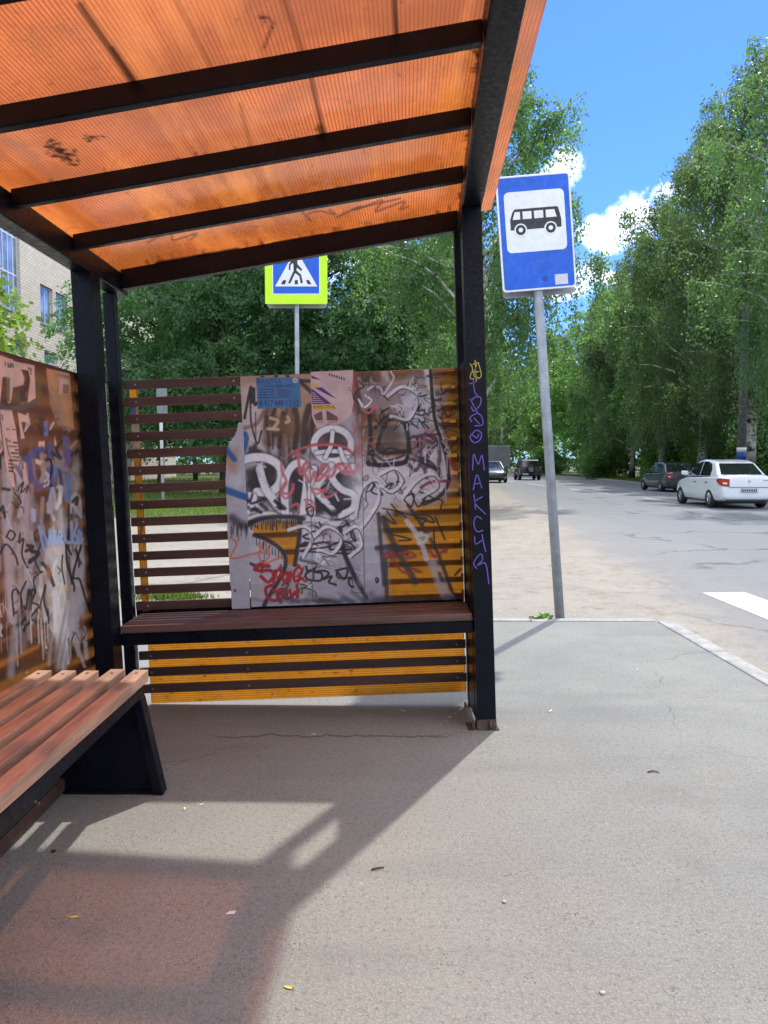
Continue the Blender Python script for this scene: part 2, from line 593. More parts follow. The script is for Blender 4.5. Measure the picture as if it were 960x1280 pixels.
# dark spilled stains
st = N.ramp(N.noise(1.3, 4, 0.5, N.scale(P, (1, 1, 1))), (0.63, 0.72, 0, 0.25))
c = N.mix(st, c, (0.10, 0.095, 0.09))
b = N.n('ShaderNodeBsdfPrincipled', Base__Color=c, Roughness=0.9)
b.inputs['Specular IOR Level'].default_value = 0.3
h = N.math('ADD', N.math('MULTIPLY', g2, 0.8), N.math('ADD', N.math('MULTIPLY', g1, 0.6), N.math('MULTIPLY', b2, 1.4)))
h = N.math('SUBTRACT', h, N.math('MULTIPLY', N.math('ADD', pit, cr), 0.8))
N.put(b.inputs['Normal'], N.bump(h, 0.55, 0.008))
nt.links.new(b.outputs[0], out.inputs[0])
mb = MB().box(-6.0, 2.238, -6, 6.233, -0.2, 0.0)
o = mb.build('pavement', m); o['kind'] = 'structure'

# zebra crossing and lane markings
m, nt, out = new_mat('worn_road_paint'); N = NT(nt); P = N.pos()
f = N.noise(9, 7, 0.7, P)
c = N.mix(N.ramp(f, (0.48, 0.66, 0, 0.75)), (0.66, 0.66, 0.65), (0.28, 0.285, 0.29))
c = N.mix(N.ramp(N.noise(80, 3, 0.6, P), (0.6, 0.7, 0, 0.7)), c, (0.25, 0.25, 0.25))
b = N.n('ShaderNodeBsdfPrincipled', Base__Color=c, Roughness=0.8)
nt.links.new(b.outputs[0], out.inputs[0])
mb = MB()
p0, p1, p3 = on_z(878, 741, -0.08), on_z(926, 737, -0.08), on_z(960, 774, -0.08)
for k in range(9):
    x0 = p0[0] + k * 1.12
    x1 = x0 + 0.47
    yt = p0[1]
    mb.add([(x0, yt - 4, -0.08), (x1, yt - 4, -0.08), (x1, yt + 0.05, -0.08), (x0, yt, -0.08)], [(0, 1, 2, 3)])
mb.build('zebra_crossing', m)['kind'] = 'structure'
mb = MB()
pa, pb = on_z(712, 611, -0.08), on_z(760, 617, -0.08)
dv = (pa - pb) / np.linalg.norm(pa - pb); sv = np.array([dv[1], -dv[0], 0]) * 0.06
for k in (-3, -2, -1, 0, 1, 2):
    q0 = pb + dv * (k * 11.0); q1 = q0 + dv * 6.5
    mb.add([q0 - sv, q0 + sv, q1 + sv, q1 - sv], [(0, 1, 2, 3)])
mb.build('lane_marking', m)['kind'] = 'structure'
# ------------------------------------------------------------------ sheet material with spray paint
def sheet_mat(name, col_t, col_d, rib_axis, period, rib_dark, dirt=0.3, gloss=0.35, clear=0.0, tcol=None):
    m, nt, out = new_mat(name); N = NT(nt)
    v = N.coord('Object')
    s = N.sep(v)
    if rib_axis == 'roof':
        u = N.math('MULTIPLY_ADD', s[1], -0.03, s[0])
    else:
        u = s[rib_axis]
    ph = N.math('FRACT', N.math('DIVIDE', u, period))
    tri = N.math('ABSOLUTE', N.math('SUBTRACT', ph, 0.5))
    rib = N.ramp(tri, (0.30, 0.47))
    st = N.noise(6, 8, 0.68, N.scale(v, (1, 0.16, 1) if rib_axis == 'roof' else (1, 1, 1)))
    cl = N.noise(1.6, 6, 0.6, v)
    fine = N.noise(45, 4, 0.65, v)
    ct = N.mix(N.math('MULTIPLY', rib, rib_dark), col_t, tuple(c * 0.22 for c in col_t))
    ct = N.mix(N.math('MULTIPLY', N.ramp(st, (0.46, 0.75)), dirt), ct, tuple(c * 0.3 for c in col_t))
    ct = N.mix(N.math('MULTIPLY', N.ramp(fine, (0.55, 0.75)), dirt), ct, tuple(c * 0.35 for c in col_t))
    if rib_axis == 'roof': ct = N.mix(N.ramp(cl, (0.40, 0.60, 0, 0.75)), ct, tuple(c * 0.40 for c in col_t))
    if rib_axis == 'roof': ct = N.mix(N.ramp(N.noise(3.1, 7, 0.65, N.scale(v, (1.6, 0.22, 1))), (0.52, 0.70, 0, 0.6)), ct, (0.92, 0.36, 0.10))
    tr = N.n('ShaderNodeBsdfTranslucent', Color=ct)
    df = N.n('ShaderNodeBsdfDiffuse', Color=N.mix(N.math('MULTIPLY', rib, 0.5), col_d, tuple(c * 0.3 for c in col_d)))
    mx = N.n('ShaderNodeMixShader', i0=0.2, i1=tr.outputs[0], i2=df.outputs[0])
    last = mx
    if clear:
        tp = N.n('ShaderNodeBsdfTransparent', Color=N.mix(N.math('MULTIPLY', rib, 0.6), tcol, tuple(c * 0.3 for c in tcol)) if tcol else ct)
        last = N.n('ShaderNodeMixShader', i0=clear, i1=mx.outputs[0], i2=tp.outputs[0])
    gl = N.n('ShaderNodeBsdfGlossy', Color=(1, 1, 1), Roughness=0.22)
    bn = N.bump(N.math('ADD', tri, N.math('MULTIPLY', fine, 0.3)), 0.25, 0.003)
    N.put(gl.inputs['Normal'], bn)
    fr = N.n('ShaderNodeFresnel', IOR=1.5)
    gm = N.n('ShaderNodeMixShader', i0=N.math('MULTIPLY', fr.outputs[0], gloss), i1=last.outputs[0], i2=gl.outputs[0])
    at = nt.nodes.new('ShaderNodeAttribute'); at.attribute_name = 'paint'
    pb = N.n('ShaderNodeBsdfPrincipled', Roughness=0.5)
    pc = N.mix(N.ramp(N.noise(30, 5, 0.65, v), (0.4, 0.75, 0, 0.35)), at.outputs['Color'], N.mix(0.6, at.outputs['Color'], (0.05, 0.045, 0.045)))
    N.put(pb.inputs['Base Color'], pc)
    ptl = N.n('ShaderNodeBsdfTranslucent', Color=N.mix(0.5, at.outputs['Color'], ct, 'MULTIPLY'))
    pm = N.n('ShaderNodeMixShader', i0=0.12, i1=pb.outputs[0], i2=ptl.outputs[0])
    al = N.math('MULTIPLY', at.outputs['Alpha'], N.ramp(N.noise(120, 3, 0.7, v), (0.25, 0.42, 0.72, 1.0)), clamp=True)
    fm = N.n('ShaderNodeMixShader', i0=al, i1=gm.outputs[0], i2=pm.outputs[0])
    nt.links.new(fm.outputs[0], out.inputs[0])
    return m


def clear_mat(name, col):
    m, nt, out = new_mat(name); N = NT(nt)
    tp = N.n('ShaderNodeBsdfTransparent', Color=col)
    gl = N.n('ShaderNodeBsdfGlossy', Color=(1, 1, 1), Roughness=0.15)
    mx = N.n('ShaderNodeMixShader', i0=0.06, i1=tp.outputs[0], i2=gl.outputs[0])
    nt.links.new(mx.outputs[0], out.inputs[0])
    return m


M['roofclear'] = clear_mat('orange_clear_skin', (1.0, 0.80, 0.60))
M['yelclear'] = clear_mat('yellow_clear_skin', (1.0, 0.86, 0.58))
M['roof'] = sheet_mat('orange_ribbed_polycarbonate', (0.78, 0.225, 0.060), (0.42, 0.13, 0.04), 'roof', 0.0125, 0.85, 0.55, 0.9, clear=0.36, tcol=(0.95, 0.36, 0.15))
M['yel'] = sheet_mat('yellow_ribbed_polycarbonate', (0.72, 0.34, 0.040), (0.55, 0.30, 0.04), 0, 0.011, 0.55, 0.35, 0.3, clear=0.42)
M['yelh'] = sheet_mat('yellow_polycarbonate_flat_ribs', (0.54, 0.235, 0.030), (0.55, 0.30, 0.04), 2, 0.012, 0.8, 0.5, 0.3, clear=0.12)

PHI = -math.atan(0.038)
SH0 = np.array([0.5, 3.68, 0.0])
shelter = thing('bus_shelter', 'black steel bus shelter with orange ribbed roof, slatted walls and graffiti covered sheets', 'bus shelter', tuple(SH0), (0, PHI, 0))
cph, sph = math.cos(PHI), math.sin(PHI)


def L(s, Y, h): return (s - 0.5, Y - 3.68, h)


def loc2w(A):
    A = np.asarray(A, float)
    return np.stack([0.5 + A[:, 0] * cph + A[:, 2] * sph, 3.68 + A[:, 1], -A[:, 0] * sph + A[:, 2] * cph], 1)


def w2loc(p):
    x, y, z = p[0] - 0.5, p[1] - 3.68, p[2]
    return np.array([x * cph - z * sph, y, x * sph + z * cph])


def lbox(mb, s0, s1, Y0, Y1, h0, h1, mi=0):
    a, b = L(s0, Y0, h0), L(s1, Y1, h1)
    return mb.box(a[0], b[0], a[1], b[1], a[2], b[2], mi)


def hb(s): return 2.261 + (s + 1.287) * 0.134         # underside of the rafters
def sl(Y): return 0.48 - 0.055 * (4.05 - Y)            # inner edge of the roadside beam


# pillars -------------------------------------------------------------------
def pillar(s0, s1, Y0, Y1, hbot, htop, plate=True, label=None):
    mb = lbox(MB(), s0, s1, Y0, Y1, hbot, htop)
    lbox(mb, s0 - 0.001, s1 + 0.001, Y0 - 0.001, Y1 + 0.001, hbot, hbot + 0.035, 1)
    o = mb.build('pillar', [M['steel'], M['rust'], M['violet'], M['yellowtag'], M['chalk']], shelter, bevel=0.006, seg=2)
    if label: o['label'] = label
    if plate:
        mb = lbox(MB(), s0 - 0.03, s1 + 0.012, Y0 - 0.012, Y1 + 0.012, hbot, hbot + 0.008)
        for a, b in ((s0 - 0.016, Y0 + 0.02), (s1 - 0.03, Y0 - 0.004)):
            q = L(a, b, 0)
            mb.tube([(q[0], q[1], hbot), (q[0], q[1], hbot + 0.045)], 0.006, 8)
        mb.build('base_plate', M['rust'], o)
    return o


def strokes_on_y(mb, strokes, Y, width, mi, step=5):
    for st in strokes:
        pts = [w2loc(on_y(px, py, Y)) for px, py in crom(st, step)]
        mb.ribbon(pts, width, (0, -1, 0), mi)


# roadside front pillar with the violet lettering running down it
mb = lbox(MB(), 0.458, 0.550, 3.68, 3.77, -0.01, 2.50)
lbox(mb, 0.457, 0.551, 3.679, 3.771, -0.01, 0.05, 1)
z8 = lambda x, y: (550 + x / 2.556, 430 + y / 2.56)
V = lambda *p: [z8(a, b) for a, b in p]
vio = [V((92, 128), (118, 120)), V((106, 112), (110, 150), (120, 165)), V((98, 185), (112, 170), (130, 172), (128, 195), (108, 215), (100, 200)), V((96, 175), (120, 220)),
       V((102, 250), (96, 235), (120, 222), (134, 235), (136, 258), (110, 262)), V((108, 236), (126, 256)),
       V((104, 285), (96, 300), (110, 316), (128, 306), (132, 285), (115, 276), (104, 290), (118, 300), (124, 288)),
       V((104, 404), (108, 352), (122, 385), (134, 356), (142, 405)), V((106, 468), (118, 418), (134, 462)), V((110, 448), (130, 446)),
       V((108, 480), (114, 530)), V((136, 488), (112, 508), (146, 545)), V((134, 560), (116, 552), (108, 575), (118, 600), (138, 596)),
       V((110, 615), (114, 640), (134, 628)), V((134, 608), (140, 640), (146, 665)),
       V((112, 690), (130, 672), (136, 690), (120, 708), (142, 700), (150, 720), (156, 768)), V((112, 690), (108, 704), (118, 720))]
strokes_on_y(mb, vio, 3.678, 0.0052, 2)
yl = [V((96, 62), (104, 80), (96, 108), (110, 112)), V((104, 66), (118, 60), (108, 100), (124, 108)), V((114, 84), (98, 92), (126, 88)), V((122, 58), (132, 100), (120, 112)), V((112, 52), (116, 120))]
strokes_on_y(mb, yl, 3.678, 0.0038, 3)
o = mb.build('pillar', [M['steel'], M['rust'], M['violet'], M['yellowtag']], shelter, fix=True)
o['label'] = 'black front pillar at the roadside corner with violet marker lettering running down it'
mb = lbox(MB(), 0.41, 0.562, 3.665, 3.785, -0.01, 0.004)
for a in (0.437, 0.520):
    q = L(a, 3.672, 0)
    mb.tube([(q[0], q[1], 0.0), (q[0], q[1], 0.05)], 0.007, 8)
mb.build('base_plate', M['rust'], o)

pillar(0.452, 0.510, 4.02, 4.08, -0.02, 2.50)
# inner corner: the wide pillar and the thinner one behind it
mb = lbox(MB(), -1.360, -1.270, 3.60, 3.72, -0.12, 2.26)
w = [[(134, 480), (138, 492), (133, 505), (140, 512), (135, 528)], [(136, 548), (141, 560), (136, 566), (142, 580)], [(138, 592), (143, 600), (138, 612), (145, 630)], [(135, 520), (142, 545)]]
for st in w:
    pts = []
    for px, py in crom(st, 5):
        p = w2loc(on_x(px, py, -1.34 + 0.0))
        pts.append((L(-1.2685, 0, 0)[0], min(max(p[1], -0.07), 0.03), p[2]))
    mb.ribbon(pts, 0.006, (1, 0, 0), 4)
mb.build('pillar', [M['steel'], M['rust'], M['violet'], M['yellowtag'], M['chalk']], shelter)
pillar(-1.370, -1.310, 4.02, 4.08, -0.12, 2.25, False)
# the pair at the near end, behind the camera
pillar(0.16, 0.25, -1.15, -1.06, -0.01, 2.46)
pillar(-1.36, -1.27, -1.15, -1.06, -0.12, 2.26, False)

o = lbox(MB(), 0.456, 0.470, 3.771, 4.019, 0.03, 1.80).build('side_plate', M['steel'], shelter)
# roof frame ----------------------------------------------------------------
mb = MB()
Y0, Y1 = -1.2, 4.13
mb.hexa([L(sl(Y0), Y0, 2.502), L(sl(Y0) + 0.095, Y0, 2.502), L(sl(Y1) + 0.095, Y1, 2.502), L(sl(Y1), Y1, 2.502),
         L(sl(Y0), Y0, 2.598), L(sl(Y0) + 0.095, Y0, 2.598), L(sl(Y1) + 0.095, Y1, 2.598), L(sl(Y1), Y1, 2.598)])
o = mb.build('roof_beam', M['steel'], shelter, bevel=0.006, seg=2)
o['label'] = 'broad black roof beam on the road side'
mb = lbox(MB(), -1.352, -1.27, Y0, Y1, 2.250, 2.354)
o = mb.build('roof_beam', M['steel'], shelter, bevel=0.006, seg=2)
o['label'] = 'lower black roof beam above the back wall'
for Yb in (4.02, 3.41, 2.855, 2.293, 1.74, 1.2, 0.6, 0.0, -0.6, -1.19):
    s0, s1 = -1.268, sl(Yb) - 0.002
    lo, hi, w_ = (0.0, 0.10, 0.05) if Yb > 4 else (0.035, 0.10, 0.04)
    mb = MB()
    mb.hexa([L(s0, Yb, hb(s0) + lo), L(s1, Yb, hb(s1) + lo), L(s1, Yb + w_, hb(s1) + lo), L(s0, Yb + w_, hb(s0) + lo),
             L(s0, Yb, hb(s0) + hi), L(s1, Yb, hb(s1) + hi), L(s1, Yb + w_, hb(s1) + hi), L(s0, Yb + w_, hb(s0) + hi)])
    mb.build('rafter', M['steel'], shelter, bevel=0.005, seg=2)


# painter: spray and marker strokes on a fine grid ----------------------------
class Paint:
    def __init__(self, px):
        self.p = px
        self.c = np.zeros((len(px), 3)); self.a = np.zeros(len(px))
        self.rng = np.random.default_rng(3)

    def over(self, idx, al, col):
        al = np.clip(al, 0, 1)
        a0 = self.a[idx]
        na = al + a0 * (1 - al)
        w = np.where(na > 1e-6, al / np.maximum(na, 1e-6), 0)[:, None]
        self.c[idx] = self.c[idx] * (1 - w) + np.array(col) * w
        self.a[idx] = na

    def stroke(self, pts, w, col, al=1.0, soft=0.35, smooth=True, n=6):
        if w < 4.5: w = w * 1.28 + .15
        P = np.array(crom(pts, n) if smooth else pts, float)
        lo, hi = P.min(0) - w, P.max(0) + w
        idx = np.where((self.p[:, 0] > lo[0]) & (self.p[:, 0] < hi[0]) & (self.p[:, 1] > lo[1]) & (self.p[:, 1] < hi[1]))[0]
        if not len(idx): return
        q = self.p[idx]
        d = np.full(len(idx), 1e9)
        for a, b in zip(P[:-1], P[1:]):
            ab = b - a
            t = np.clip(((q - a) @ ab) / (ab @ ab + 1e-9), 0, 1)
            d = np.minimum(d, np.hypot(*(q - a - t[:, None] * ab).T))
        r = w / 2
        cov = np.clip((r * (1 + soft) - d) / (2 * r * soft + 1e-6), 0, 1)
        self.over(idx, cov * cov * (3 - 2 * cov) * al, col)

    def blob(self, cx, cy, rx, ry, col, al=1.0, soft=0.8, wob=0.25):
        d = np.hypot((self.p[:, 0] - cx) / rx, (self.p[:, 1] - cy) / ry)
        th = np.arctan2(self.p[:, 1] - cy, self.p[:, 0] - cx)
        d = d * (1 + wob * 0.5 * (np.sin(3 * th + cx) + np.sin(5 * th + cy)))
        cov = np.clip((1 - d) / soft, 0, 1)
        idx = np.where(cov > 0)[0]
        self.over(idx, cov[idx] * al, col)

    def poly(self, pts, col, al=1.0, soft=1.5):
        P = np.array(pts, float)
        x, y = self.p.T
        ins = np.zeros(len(x), bool)
        d = np.full(len(x), 1e9)
        for a, b in zip(P, np.roll(P, -1, 0)):
            cond = ((a[1] > y) != (b[1] > y))
            xi = (b[0] - a[0]) * (y - a[1]) / (b[1] - a[1] + 1e-9) + a[0]
            ins ^= cond & (x < xi)
            ab = b - a
            t = np.clip(((self.p - a) @ ab) / (ab @ ab + 1e-9), 0, 1)
            d = np.minimum(d, np.hypot(*(self.p - a - t[:, None] * ab).T))
        cov = np.clip(0.5 + np.where(ins, d, -d) / (2 * soft), 0, 1)
        idx = np.where(cov > 0)[0]
        self.over(idx, cov[idx] * al, col)

    def erase(self, pts, al=1.0, soft=1.5):
        a0, c0 = self.a.copy(), self.c.copy()
        self.poly(pts, (0, 0, 0), 1.0, soft)
        cov = np.clip((self.a - a0) / np.maximum(1 - a0, 1e-6), 0, 1)
        # recompute coverage properly where a0 was 1
        P2 = Paint(self.p); P2.poly(pts, (0, 0, 0), 1.0, soft)
        self.a, self.c = a0 * (1 - P2.a * al), c0

    def drip(self, x, y, l, w, col, al=0.9):
        self.stroke([(x, y), (x + 0.04 * l, y + l)], w, col, al, 0.4, False)


def painted_grid(name, corner, nu, nv, du, dv, back, mat, fn, keep=None, parent=None, solid=None):
    """grid: corner + i*du + j*dv (local coordinates); back = offset of the far face"""
    c, du, dv = np.array(corner), np.array(du), np.array(dv)
    ii, jj = np.meshgrid(np.arange(nu + 1), np.arange(nv + 1))
    P = c + ii.reshape(-1, 1) * du + jj.reshape(-1, 1) * dv
    px = proj(loc2w(P))
    pt = Paint(px)
    fn(pt)
    i, j = np.meshgrid(np.arange(nu), np.arange(nv))
    a = (j * (nu + 1) + i).reshape(-1)
    F = np.stack([a, a + 1, a + nu + 2, a + nu + 1], 1)
    if keep is not None:
        kp = Paint((px[F[:, 0]] + px[F[:, 2]]) / 2)
        kp.poly(keep, (1, 1, 1), 1, 0.3)
        F = F[kp.a > 0.5]
    if np.dot(np.cross(du, dv), np.array(back)) > 0: F = F[:, ::-1]
    vs, fs = P.tolist(), F.tolist()
    if keep is None and not solid:
        n = len(vs)
        b = np.array(back)
        cs = [c, c + nu * du, c + nu * du + nv * dv, c + nv * dv]
        vs += [tuple(q) for q in cs] + [tuple(q + b) for q in cs]
        fs += [(n + 4, n + 5, n + 6, n + 7)] + [(n + k, n + (k + 1) % 4, n + 4 + (k + 1) % 4, n + 4 + k) for k in range(4)]
    me = bpy.data.meshes.new(name)
    me.from_pydata(vs, [], fs)
    at = me.color_attributes.new('paint', 'FLOAT_COLOR', 'POINT')
    buf = np.zeros((len(vs), 4), np.float32)
    buf[:len(P), :3] = pt.c; buf[:len(P), 3] = pt.a
    at.data.foreach_set('color', buf.ravel())
    me.update()
    o = link_mesh(name, me, [mat, M['yelclear']], parent if parent is not None else shelter)
    if len(fs) > len(F): me.polygons[len(F)].material_index = 1
    if solid:
        md = o.modifiers.new('solid', 'SOLIDIFY'); md.thickness = solid; md.offset = 1
    return o


# roof sheet ------------------------------------------------------------------
BR = (0.022, 0.012, 0.010)


def roof_paint(pt):
    r = random.Random(5)
    for cx, cy, rx, ry in ((75, 190, 20, 11), (62, 180, 10, 6), (88, 200, 14, 8), (115, 172, 15, 5), (331, 22, 8, 9), (338, 32, 4, 5)):
        for _k in range(16):
            a_, q_ = r.uniform(0, 6.28), r.random() ** .7
            pt.blob(cx + rx * q_ * math.cos(a_), cy + ry * q_ * math.sin(a_), rx * r.uniform(.12, .4), ry * r.uniform(.15, .45), BR, r.uniform(.5, .95), 0.6, 0.3)
    for a, b, w, al in (((100, 6), (172, 112), 9, .75), ((140, 60), (176, 113), 6, .8), ((385, 80), (406, 175), 6, .7), ((400, 160), (407, 176), 10, .7), ((493, 0), (496, 50), 4, .9),
                        ((220, 0), (262, 80), 6, .35), ((355, 0), (380, 70), 8, .4), ((300, 130), (318, 200), 5, .35), ((330, 60), (342, 28), 3, .6)):
        pt.stroke([a, b], w, (0.05, 0.018, 0.008), al, 0.7, False)
    # grime gathered along the upper edge of every rafter
    for (x0, y0), (x1, y1) in (((0, 146), (610, 40)), ((5, 247), (592, 144)), ((85, 300), (580, 216)), ((148, 340), (575, 268))):
        k = x0
        while k < x1:
            ln = r.uniform(12, 70)
            t0, t1 = (k - x0) / (x1 - x0), min(1, (k + ln - x0) / (x1 - x0))
            yo = r.uniform(-3.5, 0.5)
            pt.stroke([(k, y0 + (y1 - y0) * t0 + yo), (x0 + (x1 - x0) * t1, y0 + (y1 - y0) * t1 + yo + r.uniform(-1, 1))], r.uniform(2, 5.5), BR, r.uniform(.4, .95), 0.5, False)
            k += ln * r.uniform(.6, 1.3)
        for _ in range(26):
            t = r.random()
            pt.stroke([(x0 + (x1 - x0) * t, y0 + (y1 - y0) * t), (x0 + (x1 - x0) * t - 3, y0 + (y1 - y0) * t - r.uniform(3, 14))], r.uniform(1.5, 4), (0.05, 0.02, 0.01), r.uniform(.2, .6), 0.8, False)
    # torn, burnt edge by the roadside beam
    for yy in np.linspace(-5, 262, 46):
        xe = 618 - (yy) * 0.14
        pt.blob(xe - r.uniform(0, 9), yy, r.uniform(2, 8), r.uniform(3, 9), BR, r.uniform(.5, 1), 0.4, 0.7)
    # faded tag
    tg = [[(375, 262), (388, 276), (384, 268), (400, 264), (418, 268), (412, 262)], [(420, 272), (450, 258), (446, 262), (478, 250), (470, 264), (505, 252), (500, 262), (510, 258)], [(440, 262), (500, 248)], [(185, 303), (200, 295), (214, 292), (216, 300), (232, 296), (246, 292), (238, 300)]]
    for t in tg: pt.stroke(t, 2.0, (0.10, 0.04, 0.03), .6, .4)
    # pale scratches
    for _ in range(70):
        cx, cy = r.choice(((40, 60), (60, 45), (20, 130), (170, 210), (110, 280), (55, 40))) ; cx += r.gauss(0, 22); cy += r.gauss(0, 14)
        a = r.uniform(0, 3.1)
        l = r.uniform(4, 18)
        pt.stroke([(cx, cy), (cx + l * math.cos(a) * .5, cy + l * math.sin(a) * .3), (cx + l * math.cos(a), cy + l * math.sin(a))], r.uniform(.7, 1.5), (0.85, 0.5, 0.25), r.uniform(.25, .6), .5)
    for _ in range(40):
        pt.blob(r.uniform(0, 600), r.uniform(0, 330), r.uniform(1, 3.5), r.uniform(1, 3), BR, r.uniform(.3, .8), .6, .5)


uS, uY = 2.085 / 260, 2.92 / 300
# the sheet lies on the rafters; its roadside edge follows the beam
cS = -1.43
slope = 0.134
nu = 270


def roof_sheet(Ya, Yb, nv, fn):
    c = np.array(L(cS, Ya, hb(cS) + 0.103))
    wA, wB = sl(Ya) + 0.18 - cS, sl(Yb) + 0.18 - cS
    ii, jj = np.meshgrid(np.arange(nu + 1) / nu, np.arange(nv + 1) / nv)
    s = cS + ii * (wA + (wB - wA) * jj)
    Y = Ya + (Yb - Ya) * jj
    h = hb(s) + 0.103
    P = np.stack([s - 0.5, Y - 3.68, h], -1).reshape(-1, 3)
    pt = Paint(proj(loc2w(P)) if fn else np.zeros((len(P), 2)))
    if fn: fn(pt)
    i, j = np.meshgrid(np.arange(nu), np.arange(nv))
    a = (j * (nu + 1) + i).reshape(-1)
    F = np.stack([a, a + nu + 1, a + nu + 2, a + 1], 1)
    vs = P.tolist()
    n = len(vs)
    cs = [P[0], P[nu], P[-1], P[(nu + 1) * nv]]
    up = np.array((0, 0, 0.010))
    vs += [tuple(q) for q in cs] + [tuple(q + up) for q in cs]
    fs = F.tolist() + [(n + 4, n + 5, n + 6, n + 7)] + [(n + k, n + (k + 1) % 4, n + 4 + (k + 1) % 4, n + 4 + k) for k in range(4)]
    me = bpy.data.meshes.new('roof_sheet')
    me.from_pydata(vs, [], fs)
    at = me.color_attributes.new('paint', 'FLOAT_COLOR', 'POINT')
    buf = np.zeros((n + 8, 4), np.float32); buf[:n, :3] = pt.c; buf[:n, 3] = pt.a
    at.data.foreach_set('color', buf.ravel())
    me.update()
    o = link_mesh('roof_sheet', me, [M['roof'], M['roofclear']], shelter)
    me.polygons[len(F)].material_index = 1
    return o


roof_sheet(1.3, 4.13, 330, roof_paint)
roof_sheet(-1.25, 1.296, 6, None)

# end wall: horizontal slats ---------------------------------------------------
mb = MB()
rr = random.Random(11)
for i in range(19):
    top = 1.800 - 0.09 * i
    dz = rr.uniform(-.002, .002)
    lbox(mb, -1.300, 0.449, 4.050, 4.069, top - 0.046 + dz, top + dz)
for i in range(0, 19):
    for s in (-1.235, -0.72, 0.40):
        q = L(s, 4.0485, 1.777 - .09 * i)
        mb.disc_y(q[0], q[1], q[2], 0.006, -0.001, 0.002, 8, 1)
mb.build('slats', [M['slat'], M['galv']], shelter, bevel=0.003)
# frame rails between the rear posts
mb = lbox(MB(), -1.309, 0.451, 4.083, 4.11, 0.55, 0.60)
mb.build('rail', M['steel'], shelter)


# yellow sheet behind the slats under the seat, and the left-over strip of it above
def low_paint(pt):
    r = random.Random(2)
    for _ in range(260):
        pt.blob(r.uniform(175, 590), r.uniform(790, 885), r.uniform(.8, 4), r.uniform(.6, 1.6), (0.05, 0.02, 0.01), r.uniform(.2, .8), .6)


g = painted_grid('lower_sheet', L(-1.255, 4.074, 0.072), 330, 60, (1.70 / 330, 0, 0), (0, 0, 0.46 / 60), (0, 0.008, 0), M['yelh'], low_paint)
BL = (0.02, 0.13, 0.42)


def strip_paint(pt):
    pt.poly([(160, 500), (172, 500), (172, 520), (160, 530)], BL, .95, 3)
    pt.poly([(160, 527), (176, 520), (176, 552), (172, 566), (160, 555)], (0.4, 0.38, 0.4), .95, 3)
    r = random.Random(2)
    pt.poly([(150, 560), (200, 560), (200, 770), (150, 770)], (0.16, 0.07, 0.015), .62, 2)
    for _ in range(110):
        pt.blob(r.uniform(162, 186), r.uniform(560, 755), r.uniform(.8, 3), r.uniform(1, 6), (0.06, 0.03, 0.01), r.uniform(.2, .7), .6)


painted_grid('sheet_remnant', L(-1.275, 4.074, 0.575), 24, 300, (0.040 / 24, 0, 0), (0, 0, 1.20 / 300), (0, 0.008, 0), M['yel'], strip_paint)

# seat against the end wall ----------------------------------------------------
mb = MB()
for k in range(4):
    y0 = 3.70 + k * 0.083
    lbox(mb, -1.268, 0.452, y0, y0 + 0.072, 0.536, 0.574)
mb.build('seat', M['seatwood'], shelter, bevel=0.005, seg=2)
mb = lbox(MB(), -1.269, 0.456, 3.712, 3.752, 0.474, 0.535)
lbox(mb, -1.269, 0.456, 3.98, 4.015, 0.494, 0.535)
for s in (-1.0, -0.4, 0.2):
    lbox(mb, s, s + 0.04, 3.752, 3.98, 0.495, 0.535)
mb.build('seat_frame', M['steel'], shelter, bevel=0.004)
# ------------------------------------------------------------------ spray-painted sheet on the end wall
ZA = lambda *p: [(280 + a / 5.647, 450 + b / 5.647) for a, b in p]
ZB = lambda *p: [(420 + a / 5.647, 450 + b / 5.647) for a, b in p]
ZC = lambda *p: [(280 + a / 5.647, 600 + b / 5.647) for a, b in p]
ZD = lambda *p: [(420 + a / 5.647, 600 + b / 5.647) for a, b in p]
Z1 = lambda *p: [(270 + a / 2.743, 440 + b / 2.743) for a, b in p]
WH = (0.78, 0.87, 1.0); GW = (0.58, 0.64, 0.77); LG = (0.46, 0.50, 0.62); BK = (0.012, 0.012, 0.018); DK = (0.022, 0.020, 0.026)
TAN = (0.42, 0.30, 0.20); BRN = (0.13, 0.075, 0.045); RED = (0.40, 0.025, 0.045); PNK = (0.55, 0.16, 0.20); BLU = (0.015, 0.13, 0.42); LBL = (0.55, 0.66, 0.80); PUR = (0.12, 0.045, 0.16); ORG = (0.62, 0.20, 0.10)


